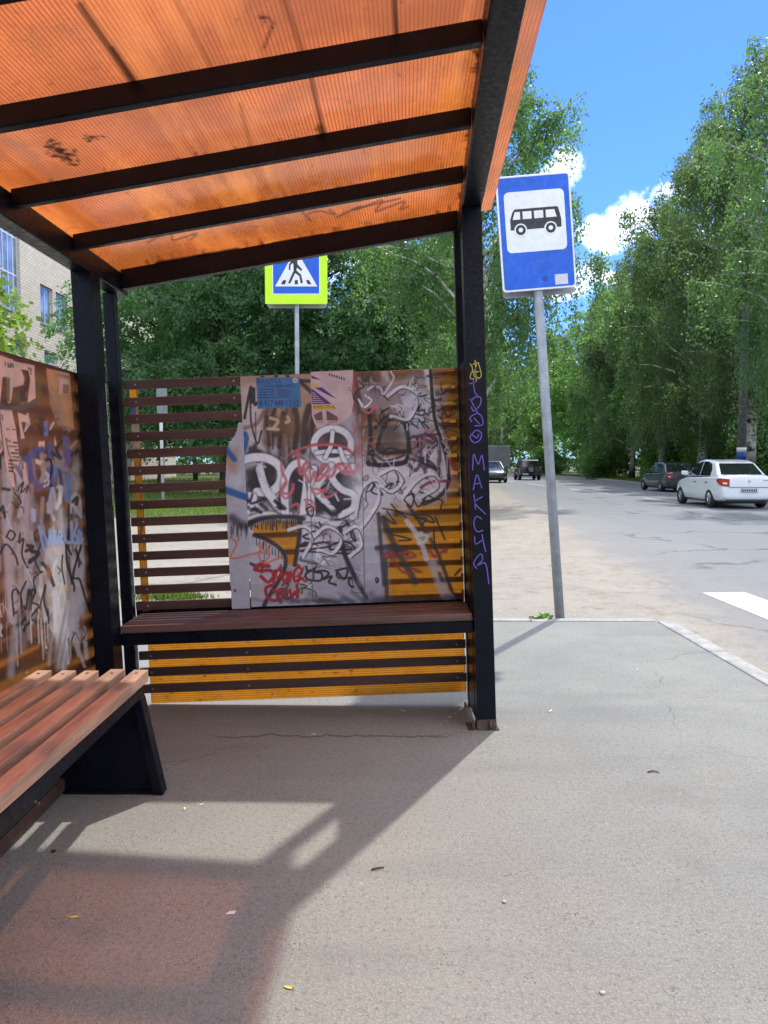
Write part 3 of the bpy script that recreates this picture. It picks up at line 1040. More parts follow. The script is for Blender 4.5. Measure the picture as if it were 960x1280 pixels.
def end_paint(pt):
    r = random.Random(4)
    # base coats
    pt.poly([(290, 455), (440, 455), (447, 520), (470, 640), (486, 690), (476, 760), (290, 770)], LG, .97, 3)
    pt.poly(Z1((70, 60), (470, 60), (470, 130), (330, 300), (100, 330)), TAN, .9, 5)
    pt.poly(Z1((90, 120), (150, 110), (165, 330), (100, 330)), (0.58, 0.57, 0.62), .85, 6)
    pt.blob(*Z1((250, 640))[0], 70, 60, GW, .7, 1.0)
    pt.blob(*Z1((400, 560))[0], 55, 70, GW, .8, 1.0)
    pt.blob(*Z1((250, 800))[0], 70, 30, (0.40, 0.37, 0.36), .8, 1.0)
    pt.blob(*Z1((440, 780))[0], 55, 40, (0.38, 0.40, 0.50), .8, 1.0)
    pt.poly(Z1((430, 700), (560, 640), (575, 840), (430, 850)), (0.30, 0.32, 0.42), .75, 12)
    # brown and dark smears in the upper left
    for _ in range(30):
        x = r.uniform(170, 345); y = r.uniform(150, 330); l = r.uniform(40, 140)
        pt.stroke(Z1((x, y), (x + r.uniform(-15, 15), y + l)), r.uniform(2, 7), r.choice((BRN, BRN, DK, (0.30, 0.19, 0.11), TAN)), r.uniform(.4, .9), .8)
    for pts, w in ((ZA((265, 90), (275, 130)), 5), (ZA((375, 90), (365, 125)), 4), (ZA((440, 85), (450, 120)), 4), (ZA((360, 340), (350, 380), (330, 440)), 5), (ZA((420, 380), (400, 470), (390, 610)), 6.5), (ZA((500, 340), (520, 480), (500, 620)), 8),
                   (ZA((600, 330), (570, 450), (560, 640)), 9), (ZA((300, 400), (310, 500), (320, 600)), 5), (ZA((640, 400), (610, 500), (590, 600)), 8), (ZA((540, 145), (600, 150)), 3.5), (ZA((545, 160), (640, 250)), 4)):
        pt.stroke(pts, w, (0.035, 0.025, 0.025), .9, .5)
    pt.poly(ZA((310, 400), (500, 380), (500, 500), (320, 520)), (0.22, 0.12, 0.055), .55, 4)
    for pts in (ZA((330, 410), (380, 430), (350, 480)), ZA((450, 400), (460, 430), (440, 440)), ZA((310, 485), (380, 490))):
        pt.stroke(pts, 3, (0.6, .52, .42), .8, .4)
    # loose marker loops, upper left
    pt.stroke(ZA((145, 410), (160, 330), (190, 190), (195, 300), (210, 200), (215, 310), (235, 300)), 2.6, BK, .95, .3)
    pt.stroke(ZA((185, 240), (190, 420), (215, 540), (240, 590), (265, 500)), 1.9, BK, .9, .3)
    pt.stroke(ZA((150, 480), (230, 450), (280, 370)), 4, BRN, .7, .5)
    pt.stroke(ZA((222, 370), (224, 560)), 1.6, DK, .7, .4)
    # older layers: a thicket of thin white, grey and black tags
    for _ in range(80):
        x, y = r.uniform(90, 500), r.choice((r.uniform(560, 800), r.uniform(560, 800), r.uniform(330, 560)))
        if 100 < x < 300 and 560 < y < 720: continue
        pp = [(x, y)]
        for _k in range(r.randint(3, 7)): pp.append((pp[-1][0] + r.uniform(-34, 40), pp[-1][1] + r.uniform(-30, 30)))
        pt.stroke(Z1(*pp), r.uniform(.7, 2.4), r.choice((WH, WH, BK, BK, DK, (.3, .3, .34), (.5, .2, .24))), r.uniform(.55, .95), .35)
    for _ in range(60):
        x, y = r.uniform(90, 500), r.uniform(340, 640)
        pt.drip(*Z1((x, y))[0], r.uniform(5, 34), r.uniform(.6, 1.4), r.choice((WH, WH, GW, DK)), r.uniform(.4, .85))
    # dark shapes behind the bubble letters
    for cx, cy, rx, ry in Z1((150, 400), (175, 470), (285, 500), (260, 430), (360, 420), (440, 420), (350, 530), (440, 540), (400, 350), (170, 440)) and [(*Z1((a, b))[0], c, d) for a, b, c, d in
            ((160, 440, 22, 30), (240, 420, 16, 22), (290, 470, 22, 26), (370, 520, 26, 20), (430, 440, 24, 18), (405, 320, 26, 24), (445, 545, 16, 16), (130, 340, 12, 10))]:
        pt.blob(cx, cy, rx, ry, DK, .92, .45, .4)
    for a, b, c, d in ((540, 150, 22, 22), (500, 180, 16, 30), (520, 110, 20, 14)):
        pt.blob(*Z1((a, b))[0], c, d, (0.09, 0.05, 0.05), .9, .6, .4)
    # white bubble lettering: black bodies first, then fat white outlines
    def fat(pts, w, al=1.0):
        pt.stroke(Z1(*pts), w + 2.6, BK, .85, .5); pt.stroke(Z1(*pts), w, WH, al, .28)
    for poly in (((95, 400), (205, 395), (215, 470), (120, 520)), ((262, 410), (300, 410), (290, 545), (255, 545)), ((330, 430), (370, 400), (400, 540), (340, 550)), ((395, 420), (470, 410), (470, 550), (400, 550))):
        pt.poly(Z1(*poly), (.03, .03, .04), .9, 4)
    circ = [(400 + 64 * math.cos(t), 318 + 56 * math.sin(t)) for t in np.linspace(0, 6.5, 16)]
    pt.poly(Z1(*circ[:-1]), (.08, .07, .08), .85, 3)
    fat(circ, 8)
    for q_ in (((345, 345), (400, 340), (455, 345)), ((400, 275), (394, 320), (375, 362)), ((425, 330), (440, 372), (470, 398))): fat(q_, 5)
    fat(((75, 545), (62, 450), (68, 400), (100, 368), (165, 362), (215, 390), (222, 440), (190, 478), (140, 480)), 10)
    fat(((150, 400), (160, 440), (175, 478), (215, 530), (250, 560)), 9)
    fat(((95, 490), (130, 500), (100, 560)), 8)
    fat(((238, 560), (236, 450), (258, 395), (292, 380), (312, 410), (308, 480), (296, 560)), 9)
    fat(((330, 560), (326, 470), (336, 400)), 8)
    fat(((395, 390), (345, 465), (372, 510), (415, 560)), 8)
    fat(((470, 395), (420, 400), (398, 430), (430, 470), (472, 490), (470, 535), (425, 560)), 8)
    fat(((60, 520), (100, 572), (180, 556), (240, 575), (330, 572), (420, 588), (480, 560)), 7, .85)
    for _ in range(26):
        x, y = r.uniform(80, 480), r.uniform(380, 600)
        pt.stroke(Z1((x, y), (x + r.uniform(-30, 30), y + r.uniform(-30, 30))), r.uniform(.8, 2.5), r.choice((WH, GW, BK, BK)), r.uniform(.5, .95), .4)
    # black arch shadows beneath
    for pts in (ZC((190, 210), (230, 205), (260, 228)), ZC((260, 170), (300, 205)), ZC((360, 150), (430, 200), (380, 190)), ZC((700, 180), (760, 240), (820, 220)), ZC((100, 210), (170, 195))):
        pt.stroke(pts, 5, BK, .85, .4)
    pt.poly(ZC((190, 205), (225, 198), (262, 230), (230, 228)), BK, .9, .8)
    pt.poly(ZC((355, 130), (400, 160), (435, 205), (385, 215)), BK, .9, 1)
    pt.poly(ZC((690, 170), (760, 210), (830, 190), (800, 270), (750, 240)), DK, .85, 1.5)
    # blue
    pt.stroke(ZA((150, 520), (160, 560), (140, 640)), 6, BLU, .95, .3)
    pt.stroke(ZA((120, 800), (140, 900), (150, 950)), 6, BLU, .9, .4)
    pt.stroke(ZC((130, 0), (145, 60), (160, 130)), 6, BLU, .9, .4)
    pt.stroke(ZC((150, 75), (110, 85), (90, 130), (120, 155), (170, 150)), 3, BK, .95, .3)
    pt.stroke(ZC((200, 100), (190, 165), (280, 135)), 2.5, BK, .9, .3)
    # red and pink scrawl
    pt.stroke(ZA((470, 680), (520, 640), (620, 600), (720, 590), (830, 610), (920, 670)), 2.2, RED, .9, .3)
    pt.stroke(ZA((470, 660), (560, 620), (700, 600), (850, 612), (910, 660)), 2.0, PNK, .8, .4)
    pt.stroke(ZA((520, 650), (530, 740), (540, 800), (570, 790), (600, 740), (590, 720), (560, 760), (600, 860), (640, 790), (650, 850), (690, 830), (740, 760), (700, 740), (680, 800), (760, 820), (800, 740), (850, 750), (860, 800), (930, 790), (950, 740)), 3.2, PNK, .9, .35)
    pt.stroke(ZA((405, 730), (410, 790), (440, 860), (410, 930), (470, 940), (490, 880)), 2.8, PNK, .85, .4)
    pt.stroke(ZB((20, 760), (60, 800), (90, 740), (120, 820), (150, 740), (190, 830), (230, 740), (270, 780), (300, 730), (310, 850)), 3.2, PNK, .85, .35)
    pt.blob(*ZB((190, 620))[0], 11, 32, (0.55, 0.15, 0.14), .6, .9)
    for _ in range(22):
        x, y = r.uniform(120, 250), r.uniform(380, 720)
        pt.stroke(ZB((x, y), (x + r.uniform(-8, 8), y + r.uniform(10, 60))), r.uniform(1, 3), r.choice((PNK, (0.6, .2, .17), WH)), r.uniform(.4, .8), .5)
    for pts in (ZC((430, 20), (400, 70), (430, 130), (470, 100), (490, 60)), ZC((610, 50), (650, 100), (720, 60), (690, 110), (740, 120), (790, 90)), ZC((570, 140), (620, 150), (640, 200), (590, 220), (580, 160)), ZC((470, 190), (520, 170), (530, 230)), ZC((640, 60), (720, 80))):
        pt.stroke(pts, 2.4, PNK, .85, .4)
    pt.stroke(ZC((600, 170), (630, 200), (620, 260), (580, 210), (610, 190)), 1.6, BK, .9, .3)
    # yellow window: unpainted patch with black drip edge
    pt.erase(ZC((190, 330), (300, 290), (520, 285), (530, 350), (505, 610), (450, 600), (435, 520), (370, 450), (225, 405)), .96, 1.5)
    pt.erase(ZC((225, 345), (525, 345), (525, 410), (235, 405)), .1, 1)
    pt.stroke(ZC((165, 320), (230, 280), (340, 262), (460, 262), (560, 272)), 6.5, DK, .95, .5)
    for k in range(24):
        x = 175 + k * 15
        pt.drip(*ZC((x, 285))[0], r.uniform(3, 13), r.uniform(.9, 1.8), BK)
    pt.stroke(ZC((540, 290), (530, 420), (500, 600)), 4.2, DK, .95, .5)
    pt.stroke(ZC((215, 390), (300, 420), (390, 480), (430, 540), (430, 620), (380, 720), (300, 850), (280, 900)), 5.5, DK, .95, .5)
    pt.stroke(ZC((450, 740), (400, 860)), 5, DK, .8, .6)
    for k in range(9):
        pt.drip(*ZC((230 + k * 22, 415 + k * 12))[0], r.uniform(4, 14), 1.2, BK, .8)
    # orange hook
    pt.stroke(ZC((300, 470), (320, 530), (285, 590), (410, 540)), 2.2, ORG, .9, .4)
    pt.stroke(ZC((190, 525), (260, 505), (240, 450)), 2.0, ORG, .85, .4)
    pt.stroke(ZC((540, 470), (620, 440), (560, 500), (630, 495)), 2, ORG, .6, .5)
    # red script, two lines
    pt.stroke(ZC((300, 610), (250, 595), (215, 630), (260, 640), (330, 640), (350, 680), (310, 720), (260, 680)), 3.4, RED, 1, .25)
    pt.stroke(ZC((360, 640), (350, 720), (375, 640), (410, 650), (380, 690)), 2.8, RED, 1, .25)
    pt.stroke(ZC((450, 650), (415, 680), (430, 720), (470, 650), (465, 715)), 2.8, RED, 1, .25)
    pt.stroke(ZC((530, 610), (495, 650), (500, 715), (545, 690)), 2.8, RED, 1, .25)
    pt.stroke(ZC((520, 600), (550, 640), (530, 680), (580, 715)), 2.6, RED, 1, .25)
    pt.stroke(ZC((400, 600), (400, 660)), 2.2, RED, .9, .3)
    pt.stroke(ZC((345, 740), (295, 765), (310, 830), (370, 850), (380, 800), (350, 780)), 3.2, RED, 1, .25)
    pt.stroke(ZC((385, 850), (385, 780), (420, 770), (400, 800), (430, 835)), 2.6, RED, 1, .25)
    pt.stroke(ZC((430, 810), (450, 790), (440, 840), (470, 830)), 2.4, RED, 1, .25)
    pt.stroke(ZC((465, 775), (480, 830), (500, 790), (520, 830), (515, 740)), 2.6, RED, 1, .25)
    # black marker scribbles, middle
    pt.stroke(ZC((560, 395), (640, 360), (560, 400), (620, 430), (545, 470), (700, 440), (740, 470), (540, 500), (700, 510), (900, 520), (930, 500), (880, 440), (780, 450), (750, 490), (900, 490)), 1.9, BK, .95, .25)
    pt.stroke(ZC((580, 610), (590, 640), (640, 630), (580, 660), (590, 700), (680, 710), (690, 660), (640, 650), (700, 640), (740, 660), (700, 700), (760, 680), (740, 720), (790, 740)), 2.2, BK, .95, .25)
    pt.stroke(ZC((790, 640), (870, 625), (850, 700), (800, 650), (810, 690), (900, 690), (880, 710), (890, 745), (915, 755)), 2.2, BK, .95, .25)
    pt.stroke(ZC((550, 560), (640, 570), (600, 590), (740, 610), (780, 590), (700, 560), (690, 610), (760, 630)), 1.0, (.2, .2, .22), .7, .4)
    pt.stroke(ZC((820, 340), (835, 470), (870, 570), (930, 690), (970, 760)), 5.5, DK, .92, .5)
    pt.stroke(ZD((30, 350), (40, 430), (75, 560), (140, 700), (215, 830)), 5.5, DK, .92, .5)
    pt.stroke(ZC((690, 320), (740, 320), (720, 380), (690, 370), (700, 330)), 3, (.25, .24, .27), .8, .5)
    pt.stroke(ZC((840, 330), (880, 310), (900, 400), (930, 430), (900, 350), (860, 290)), 2.2, BK, .9, .3)
    for _ in range(16):
        x, y = r.uniform(560, 950), r.uniform(290, 520)
        pt.stroke(ZC((x, y), (x + r.uniform(-70, 70), y + r.uniform(-50, 50)), (x + r.uniform(-90, 90), y + r.uniform(-50, 50))), r.uniform(.8, 2.0), BK, r.uniform(.5, .95), .3)
    # ---- right part
    pt.poly(Z1((470, 62), (735, 50), (790, 300), (700, 420), (520, 400), (470, 300)), (0.20, 0.13, 0.09), .62, 12)
    pt.poly(Z1((590, 120), (735, 100), (760, 300), (650, 310)), (0.42, 0.42, 0.48), .6, 16)
    # white haze over the right
    pt.blob(*Z1((690, 190))[0], 36, 46, (0.60, 0.70, 0.88), .97, .75, .2)
    pt.blob(*Z1((640, 440))[0], 78, 38, WH, .93, .6, .2)
    pt.blob(*Z1((740, 430))[0], 22, 40, WH, .9, .6, .2)
    pt.poly(Z1((520, 400), (600, 390), (780, 300), (790, 440), (700, 500), (560, 520)), (0.68, 0.72, 0.82), .92, 6)
    pt.stroke(Z1((725, 60), (745, 200), (790, 380), (780, 470)), 9, WH, .8, .7)
    pt.stroke(Z1((575, 60), (590, 130)), 9, (.55, .5, .5), .85, .6)
    pt.stroke(Z1((570, 540), (545, 620), (500, 600), (530, 540)), 9, (0.55, 0.55, 0.6), .85, .6)
    pt.poly(Z1((500, 640), (560, 640), (580, 790), (500, 790)), (0.48, 0.52, 0.64), .85, 8)
    pt.poly(Z1((520, 380), (620, 390), (600, 560), (560, 540), (520, 600), (480, 560)), (0.60, 0.63, 0.72), .9, 5)
    # grey scribble letters at the top
    pt.poly(Z1((480, 60), (540, 60), (560, 190), (480, 210)), (0.10, 0.06, 0.055), .85, 4)
    for k in range(9):
        x = 490 + k * 14
        pt.stroke(Z1((x, 90 + (k % 3) * 18), (x + 24, 190 + (k % 2) * 18), (x + 14, 110)), 3.4, (0.30, 0.27, 0.27), .85, .4)
    pt.stroke(Z1((470, 60), (478, 130), (470, 200)), 3, RED, .6, .6)
    pt.stroke(Z1((570, 110), (620, 140), (640, 200), (650, 300)), 2.2, (.25, .24, .27), .85, .4)
    pt.stroke(Z1((600, 110), (680, 100), (740, 160), (720, 240)), 3, (.4, .36, .34), .7, .5)
    # black helmet shape
    pt.stroke(Z1((520, 380), (530, 300), (526, 200), (540, 370), (590, 385), (650, 375), (660, 300), (640, 240), (590, 235), (560, 300), (565, 345), (650, 340)), 4.2, BK, .95, .4)
    pt.blob(*Z1((600, 290))[0], 20, 22, (.09, .09, .10), .75, .7)
    pt.stroke(Z1((525, 385), (575, 388), (650, 378)), 6, BK, .95, .4)
    pt.stroke(Z1((555, 350), (600, 330), (645, 352), (580, 372), (540, 352)), 2, BK, .9, .3)
    pt.stroke(Z1((545, 260), (600, 215), (660, 250)), 3, BK, .9, .4)
    # K and y letters
    for pts in (ZB((585, 420), (625, 480)), ZB((635, 400), (620, 440), (600, 440)), ZB((615, 440), (655, 485)), ZB((540, 450), (580, 480), (530, 440)), ZB((560, 270), (580, 330), (590, 360), (630, 350), (610, 390), (560, 380)), ZB((600, 310), (580, 350))):
        pt.stroke(pts, 1.6, (.02, .04, .06), .95, .3)
    # purple mass
    for pts in (ZB((600, 540), (600, 680), (640, 830)), ZB((580, 540), (640, 530), (700, 550), (730, 640), (720, 760), (650, 740)), ZB((620, 560), (690, 600), (640, 680), (600, 700)), ZB((660, 620), (640, 760)), ZB((520, 740), (560, 780), (590, 740))):
        pt.stroke(pts, 3.8, PUR, .9, .4)
    pt.stroke(ZB((510, 560), (560, 540), (580, 600), (520, 640), (590, 690), (680, 730), (740, 830), (730, 760)), 2.6, BK, .9, .4)
    pt.stroke(ZB((500, 690), (600, 720), (700, 770)), 3, BK, .9, .4)
    # long black curve
    pt.stroke(ZB((665, 45), (680, 260), (700, 430), (740, 560), (780, 690), (800, 850)), 4.6, BK, .97, .35)
    pt.stroke(ZD((800, 0), (770, 70), (710, 130), (620, 170)), 5, BK, .93, .4)
    pt.stroke(ZB((600, 900), (660, 865), (740, 855), (800, 855)), 3, (.30, .04, .08), .95, .3)
    pt.stroke(ZB((795, 710), (845, 770)), 5, (.35, .04, .07), .85, .5)
    # drips in the white
    for _ in range(30):
        pt.drip(*ZB((r.uniform(500, 800), r.uniform(150, 880)))[0], r.uniform(5, 22), r.uniform(.5, 1.1), r.choice((BK, WH, (.3, .3, .33))), r.uniform(.4, .8))
    # fine loops over the yellow
    for _ in range(22):
        x, y = r.uniform(560, 860), r.uniform(60, 620)
        pt.stroke(ZB((x, y), (x + r.uniform(-70, 70), y + r.uniform(-60, 60)), (x + r.uniform(-80, 80), y + r.uniform(-70, 70)), (x + r.uniform(-80, 80), y + r.uniform(-70, 70))), r.uniform(.8, 1.5), BK, r.uniform(.6, .95), .3)
    pt.stroke(ZB((250, 860), (330, 950), (250, 930), (280, 870)), 1.8, BK, .95, .3)
    pt.stroke(ZB((350, 900), (400, 870), (360, 940), (420, 900), (440, 830), (420, 790), (470, 830), (480, 870), (430, 860), (470, 940)), 1.6, BK, .95, .3)
    # lower right scrawl over the yellow windows
    for pts, w in ((ZD((300, 240), (320, 500), (340, 740)), 4), (ZD((330, 270), (420, 470), (560, 720)), 8), (ZD((510, 180), (620, 340), (720, 520), (830, 820)), 5), (ZD((290, 480), (420, 470), (500, 520)), 7), (ZD((350, 560), (360, 840)), 4)):
        pt.stroke(pts, w, (.03, .03, .035), .9, .5)
    pt.blob(*ZD((400, 520))[0], 18, 12, (.04, .035, .04), .85, .7)
    for pts in (ZD((330, 200), (420, 220), (500, 270), (520, 330)), ZD((330, 260), (420, 310), (360, 220)), ZD((390, 170), (440, 220), (560, 250), (650, 250), (690, 300), (560, 260)), ZD((480, 120), (550, 100), (530, 190), (480, 140)), ZD((530, 80), (580, 190), (640, 110), (600, 170)), ZD((590, 80), (700, 140), (620, 150), (740, 140), (740, 200)), ZD((700, 260), (770, 420)), ZD((380, 380), (530, 420), (440, 430)), ZD((690, 360), (700, 480)), ZD((560, 270), (640, 270), (600, 320))):
        pt.stroke(pts, 1.7, BK, .95, .3)
    for pts, w in ((ZD((330, 530), (380, 510), (410, 540), (330, 545)), 2.6), (ZD((450, 520), (520, 510), (560, 540), (500, 550)), 3), (ZD((600, 520), (660, 500), (700, 540), (780, 480), (770, 510)), 3), (ZD((400, 560), (460, 640), (520, 660)), 2.6), (ZD((560, 640), (600, 650), (530, 620)), 2.6)):
        pt.stroke(pts, w, (.30, .03, .03), .85, .4)
    # pale smear running down
    pt.stroke(ZD((500, 290), (560, 370), (600, 440), (640, 560)), 6, (.62, .63, .70), .85, .5)
    pt.blob(*ZD((605, 410))[0], 11, 9, (.60, .66, .66), .95, .4)
    pt.stroke(ZD((590, 410), (625, 405), (610, 425)), 2, (.2, .35, .3), .8, .4)
    pt.stroke(ZD((680, 590), (720, 680), (760, 790), (800, 830)), 11, (.45, .50, .60), .75, .6)
    pt.stroke(ZD((730, 660), (750, 710)), 5, DK, .8, .4)
    pt.stroke(ZD((285, 690), (300, 700), (290, 725), (280, 700)), 1.8, BK, .95, .3)
    pt.stroke(ZD((880, 630), (840, 670)), 2.2, BK, .9, .3)
    for _ in range(55):
        x, y = r.uniform(480, 800), r.uniform(80, 560)
        pp = [(x, y)]
        for _k in range(r.randint(3, 7)): pp.append((pp[-1][0] + r.uniform(-26, 30), pp[-1][1] + r.uniform(-30, 30)))
        pt.stroke(Z1(*pp), r.uniform(.6, 1.9), r.choice((WH, BK, BK, DK, (.2, .2, .24), PUR, PNK)), r.uniform(.5, .95), .35)
    for q_ in (((480, 560), (500, 470), (545, 440), (560, 500), (530, 560), (500, 600)), ((560, 420), (610, 400), (640, 440), (600, 480), (560, 460)), ((640, 500), (690, 440), (740, 420), (760, 460), (700, 500)), ((330, 640), (380, 600), (430, 640), (400, 690), (350, 680)), ((440, 620), (480, 600), (500, 660), (460, 700)), ((250, 610), (300, 600), (330, 640), (300, 700)), ((590, 150), (640, 120), (690, 160), (660, 230), (600, 220))):
        pt.stroke(Z1(*q_), 4.6, WH, .8, .5); pt.stroke(Z1(*[(a + 5, b + 6) for a, b in q_]), 1.2, BK, .85, .3)
    # joints of the sheet
    for x in (387, 452):
        pt.stroke([(x, 530), (x + 4, 750)], .9, (.12, .12, .13), .8, .3, False)
    # grime at the bottom
    for _ in range(60):
        x = r.uniform(313, 580)
        pt.stroke([(x, 752 - r.uniform(0, 12)), (x + r.uniform(5, 30), 753)], r.uniform(2, 6), (.05, .05, .07), r.uniform(.15, .5), .9, False)


end_sheet = painted_grid('graffiti_sheet', L(-0.683, 4.041, 0.583), 380, 405, (1.130 / 380, 0, 0), (0, 0, 1.214 / 405), (0, 0.006, 0), M['yel'], end_paint)
end_sheet['label'] = 'yellow ribbed sheet covered in white, black and red graffiti on the end wall'


def torn_paint(pt):
    r = random.Random(8)
    pt.poly([(270, 500), (330, 500), (330, 780), (270, 780)], (0.46, 0.49, 0.58), 1.0, 1)
    pt.blob(290, 575, 12, 22, TAN, .9, .6); pt.blob(296, 600, 14, 12, GW, .8, .6)
    pt.stroke([(284, 562), (288, 568), (293, 574)], 7, BLU, .95, .3)
    pt.stroke([(281, 612), (295, 617), (310, 622)], 9, BLU, .95, .3)
    pt.stroke(ZC((60, 270), (110, 310), (170, 330)), 12, DK, .85, .8)
    for _ in range(14): pt.drip(*ZC((r.uniform(40, 160), r.uniform(300, 350)))[0], r.uniform(5, 18), 1.1, DK, .7)
    pt.stroke(ZC((45, 405), (90, 450), (50, 550), (180, 530)), 1.8, ORG, .95, .3)
    pt.stroke([(283, 640), (300, 634), (312, 636)], 3, LG, .6, .6)
    pt.blob(294, 738, 2, 2.5, (.02, .02, .02), .9, .4)


px0, px1 = w2loc(on_y(281, 640, 4.036)), w2loc(on_y(316, 640, 4.036))
ng = 46
o = painted_grid('torn_sheet', (px0[0], 4.036 - 3.68, 0.577), ng, 320, ((px1[0] - px0[0]) / ng, 0, 0), (0, 0, 0.98 / 320), (0, 0.004, 0), M['yel'], torn_paint,
                 keep=[(301, 512), (296, 540), (284, 560), (282, 600), (286, 690), (290.5, 770), (313, 770), (311.5, 690), (307, 600), (303, 512)], solid=0.004)
o['label'] = 'torn pale strip of sheet hanging down to the seat'


# ------------------------------------------------------------------ back wall
ZE = lambda *p: [(a / 6.09, 430 + b / 6.09) for a, b in p]
ZF = lambda *p: [(a / 5.815, 620 + b / 5.815) for a, b in p]
WBR = (0.16, 0.055, 0.032); PAP = (0.80, 0.58, 0.50); GRY = (0.27, 0.235, 0.235)


def wall_paint(pt):
    r = random.Random(9)
    P = pt.p
    pt.poly([(-80, 380), (130, 380), (150, 900), (-80, 900)], (0.19, 0.088, 0.052), .72, 2)
    # lower orange part, less paint
    pt.erase([(-80, 815), (60, 800), (130, 770), (150, 900), (-80, 900)], .75, 14)
    for k in range(5):
        y0 = 770 + k * 26
        pt.stroke([(-60, y0 + 50), (40, y0 + 8), (130, y0 - 26)], 10, (0.05, 0.022, 0.012), .8, .5, False)
    # top rail colour
    pt.stroke([(-60, 418), (0, 443), (105, 467), (140, 474)], 12, (0.13, 0.030, 0.015), .9, .4, False)
    # grey-white sprayed areas
    for _ in range(70):
        x, y = r.uniform(-30, 105), r.uniform(560, 800)
        pt.stroke([(x, y), (x + r.uniform(-8, 8), y + r.uniform(15, 60))], r.uniform(3, 13), r.choice((GRY, (.48, .44, .45), (.28, .24, .23), (.58, .55, .57))), r.uniform(.3, .8), .8)
    for _ in range(26):
        x, y = r.uniform(-20, 105), r.uniform(480, 640)
        pt.stroke([(x, y), (x + r.uniform(-6, 6), y + r.uniform(10, 40))], r.uniform(3, 9), r.choice((GRY, WBR, (.09, .045, .03), (.20, .15, .13))), r.uniform(.4, .8), .7)
    pt.stroke(ZF((390, 420), (420, 700), (480, 1000)), 26, (.58, .55, .56), .8, .7)
    pt.stroke(ZF((560, 400), (570, 700), (500, 980)), 22, (.60, .58, .60), .8, .7)
    pt.stroke(ZF((40, 0), (60, 420), (90, 900)), 11, (.56, .51, .52), .8, .6)
    pt.stroke(ZF((190, 0), (185, 300), (220, 620)), 10, (.54, .48, .49), .75, .6)
    pt.stroke(ZF((100, 220), (130, 500), (170, 760)), 12, (.48, .43, .44), .7, .6)
    for _ in range(46):
        x, y = r.uniform(-20, 108), r.uniform(560, 790)
        pt.stroke([(x, y), (x + r.uniform(-5, 5), y + r.uniform(10, 34)), (x + r.uniform(-7, 7), y + r.uniform(30, 70))], r.uniform(1.5, 6), r.choice(((.66, .66, .70), (.56, .54, .56), (.40, .38, .40))), r.uniform(.35, .85), .6)
    # torn paper
    for poly in (ZE((-200, 60), (0, 85), (100, 120), (100, 330), (80, 450), (60, 450), (45, 250), (20, 250), (0, 450), (-200, 400)), ZE((85, 125), (262, 165), (272, 410), (210, 450), (230, 260), (215, 200), (160, 195), (185, 260), (180, 310), (110, 330), (85, 310)),
                 ZE((0, 500), (90, 500), (120, 640), (150, 880), (130, 1000), (100, 960), (115, 1090), (90, 1090), (60, 1000), (40, 900), (20, 700)), ZE((-160, 470), (-10, 490), (20, 800), (-40, 1000), (-160, 900)),
                 ZE((135, 520), (215, 550), (215, 600), (160, 590), (190, 720), (160, 720), (145, 600)), ZE((295, 740), (340, 740), (340, 790), (290, 780)), ZE((265, 870), (320, 890), (320, 930), (270, 910)),
                 ZE((175, 890), (210, 900), (210, 1060), (185, 1070), (170, 980)), ZE((240, 930), (280, 1030), (260, 1040)), ZE((415, 700), (435, 780), (415, 770))):
        pt.poly(poly, PAP, .97, .5)
    pt.poly(ZE((352, 185), (425, 200), (530, 225), (565, 650), (470, 610), (455, 520), (400, 400), (370, 350)), (0.66, 0.36, 0.17), .97, .6)
    pt.poly(ZE((365, 250), (470, 450), (520, 680), (560, 640), (440, 620), (380, 450)), (.48, .30, .20), .8, 1.5)
    pt.poly(ZE((428, 205), (530, 230), (532, 385), (445, 380), (455, 300)), PAP, .75, .6)
    pt.poly(ZE((478, 305), (525, 310), (525, 380), (480, 375)), (.28, .17, .13), .85, .5)
    for k in range(3):
        pt.stroke(ZE((440, 225 + k * 9), (525, 245 + k * 9)), .9, (.3, .16, .12), .7, .4, False)
    pt.poly(ZE((275, 250), (310, 260), (315, 400), (275, 410)), (.20, .16, .04), .85, .8)
    pt.poly(ZE((40, 250), (75, 260), (75, 440), (50, 440)), (.16, .13, .05), .85, .8)
    pt.poly(ZE((100, 330), (150, 330), (190, 440), (100, 450)), (.14, .11, .045), .85, .8)
    # dark letter on the paper
    pt.poly(ZE((165, 195), (215, 205), (228, 290), (195, 380), (210, 430), (160, 440), (150, 360), (195, 330), (200, 250)), (.10, .055, .04), .95, .6)
    pt.stroke(ZE((0, 470), (100, 490), (280, 450)), 6, (.16, .13, .11), .85, .6)
    # writing on the papers
    for k, (a, b) in enumerate(((105, 130), (70, 122), (118, 132), (88, 138), (100, 142), (70, 140), (68, 104), (66, 104), (70, 96))):
        yy = 750 + k * 27
        pt.stroke(ZE((a, yy), (b, yy + 3)), 1.7, (.05, .03, .03), .85, .3, False)
    for st in (ZE((38, 140), (42, 165)), ZE((62, 145), (62, 172), (76, 175)), ZE((62, 158), (74, 160)), ZE((82, 148), (82, 176)), ZE((82, 160), (96, 150), (98, 176), (84, 172)), ZE((215, 180), (222, 190)), ZE((230, 185), (240, 195), (230, 210)), ZE((235, 220), (236, 230)), ZE((12, 540), (22, 580)), ZE((40, 720), (80, 745)), ZE((50, 650), (70, 650)), ZE((100, 650), (115, 652))):
        pt.stroke(st, 1.1, (.05, .03, .03), .9, .3)
    # blue and lilac strokes
    BL2 = (.10, .14, .38); LB = (.34, .45, .72)
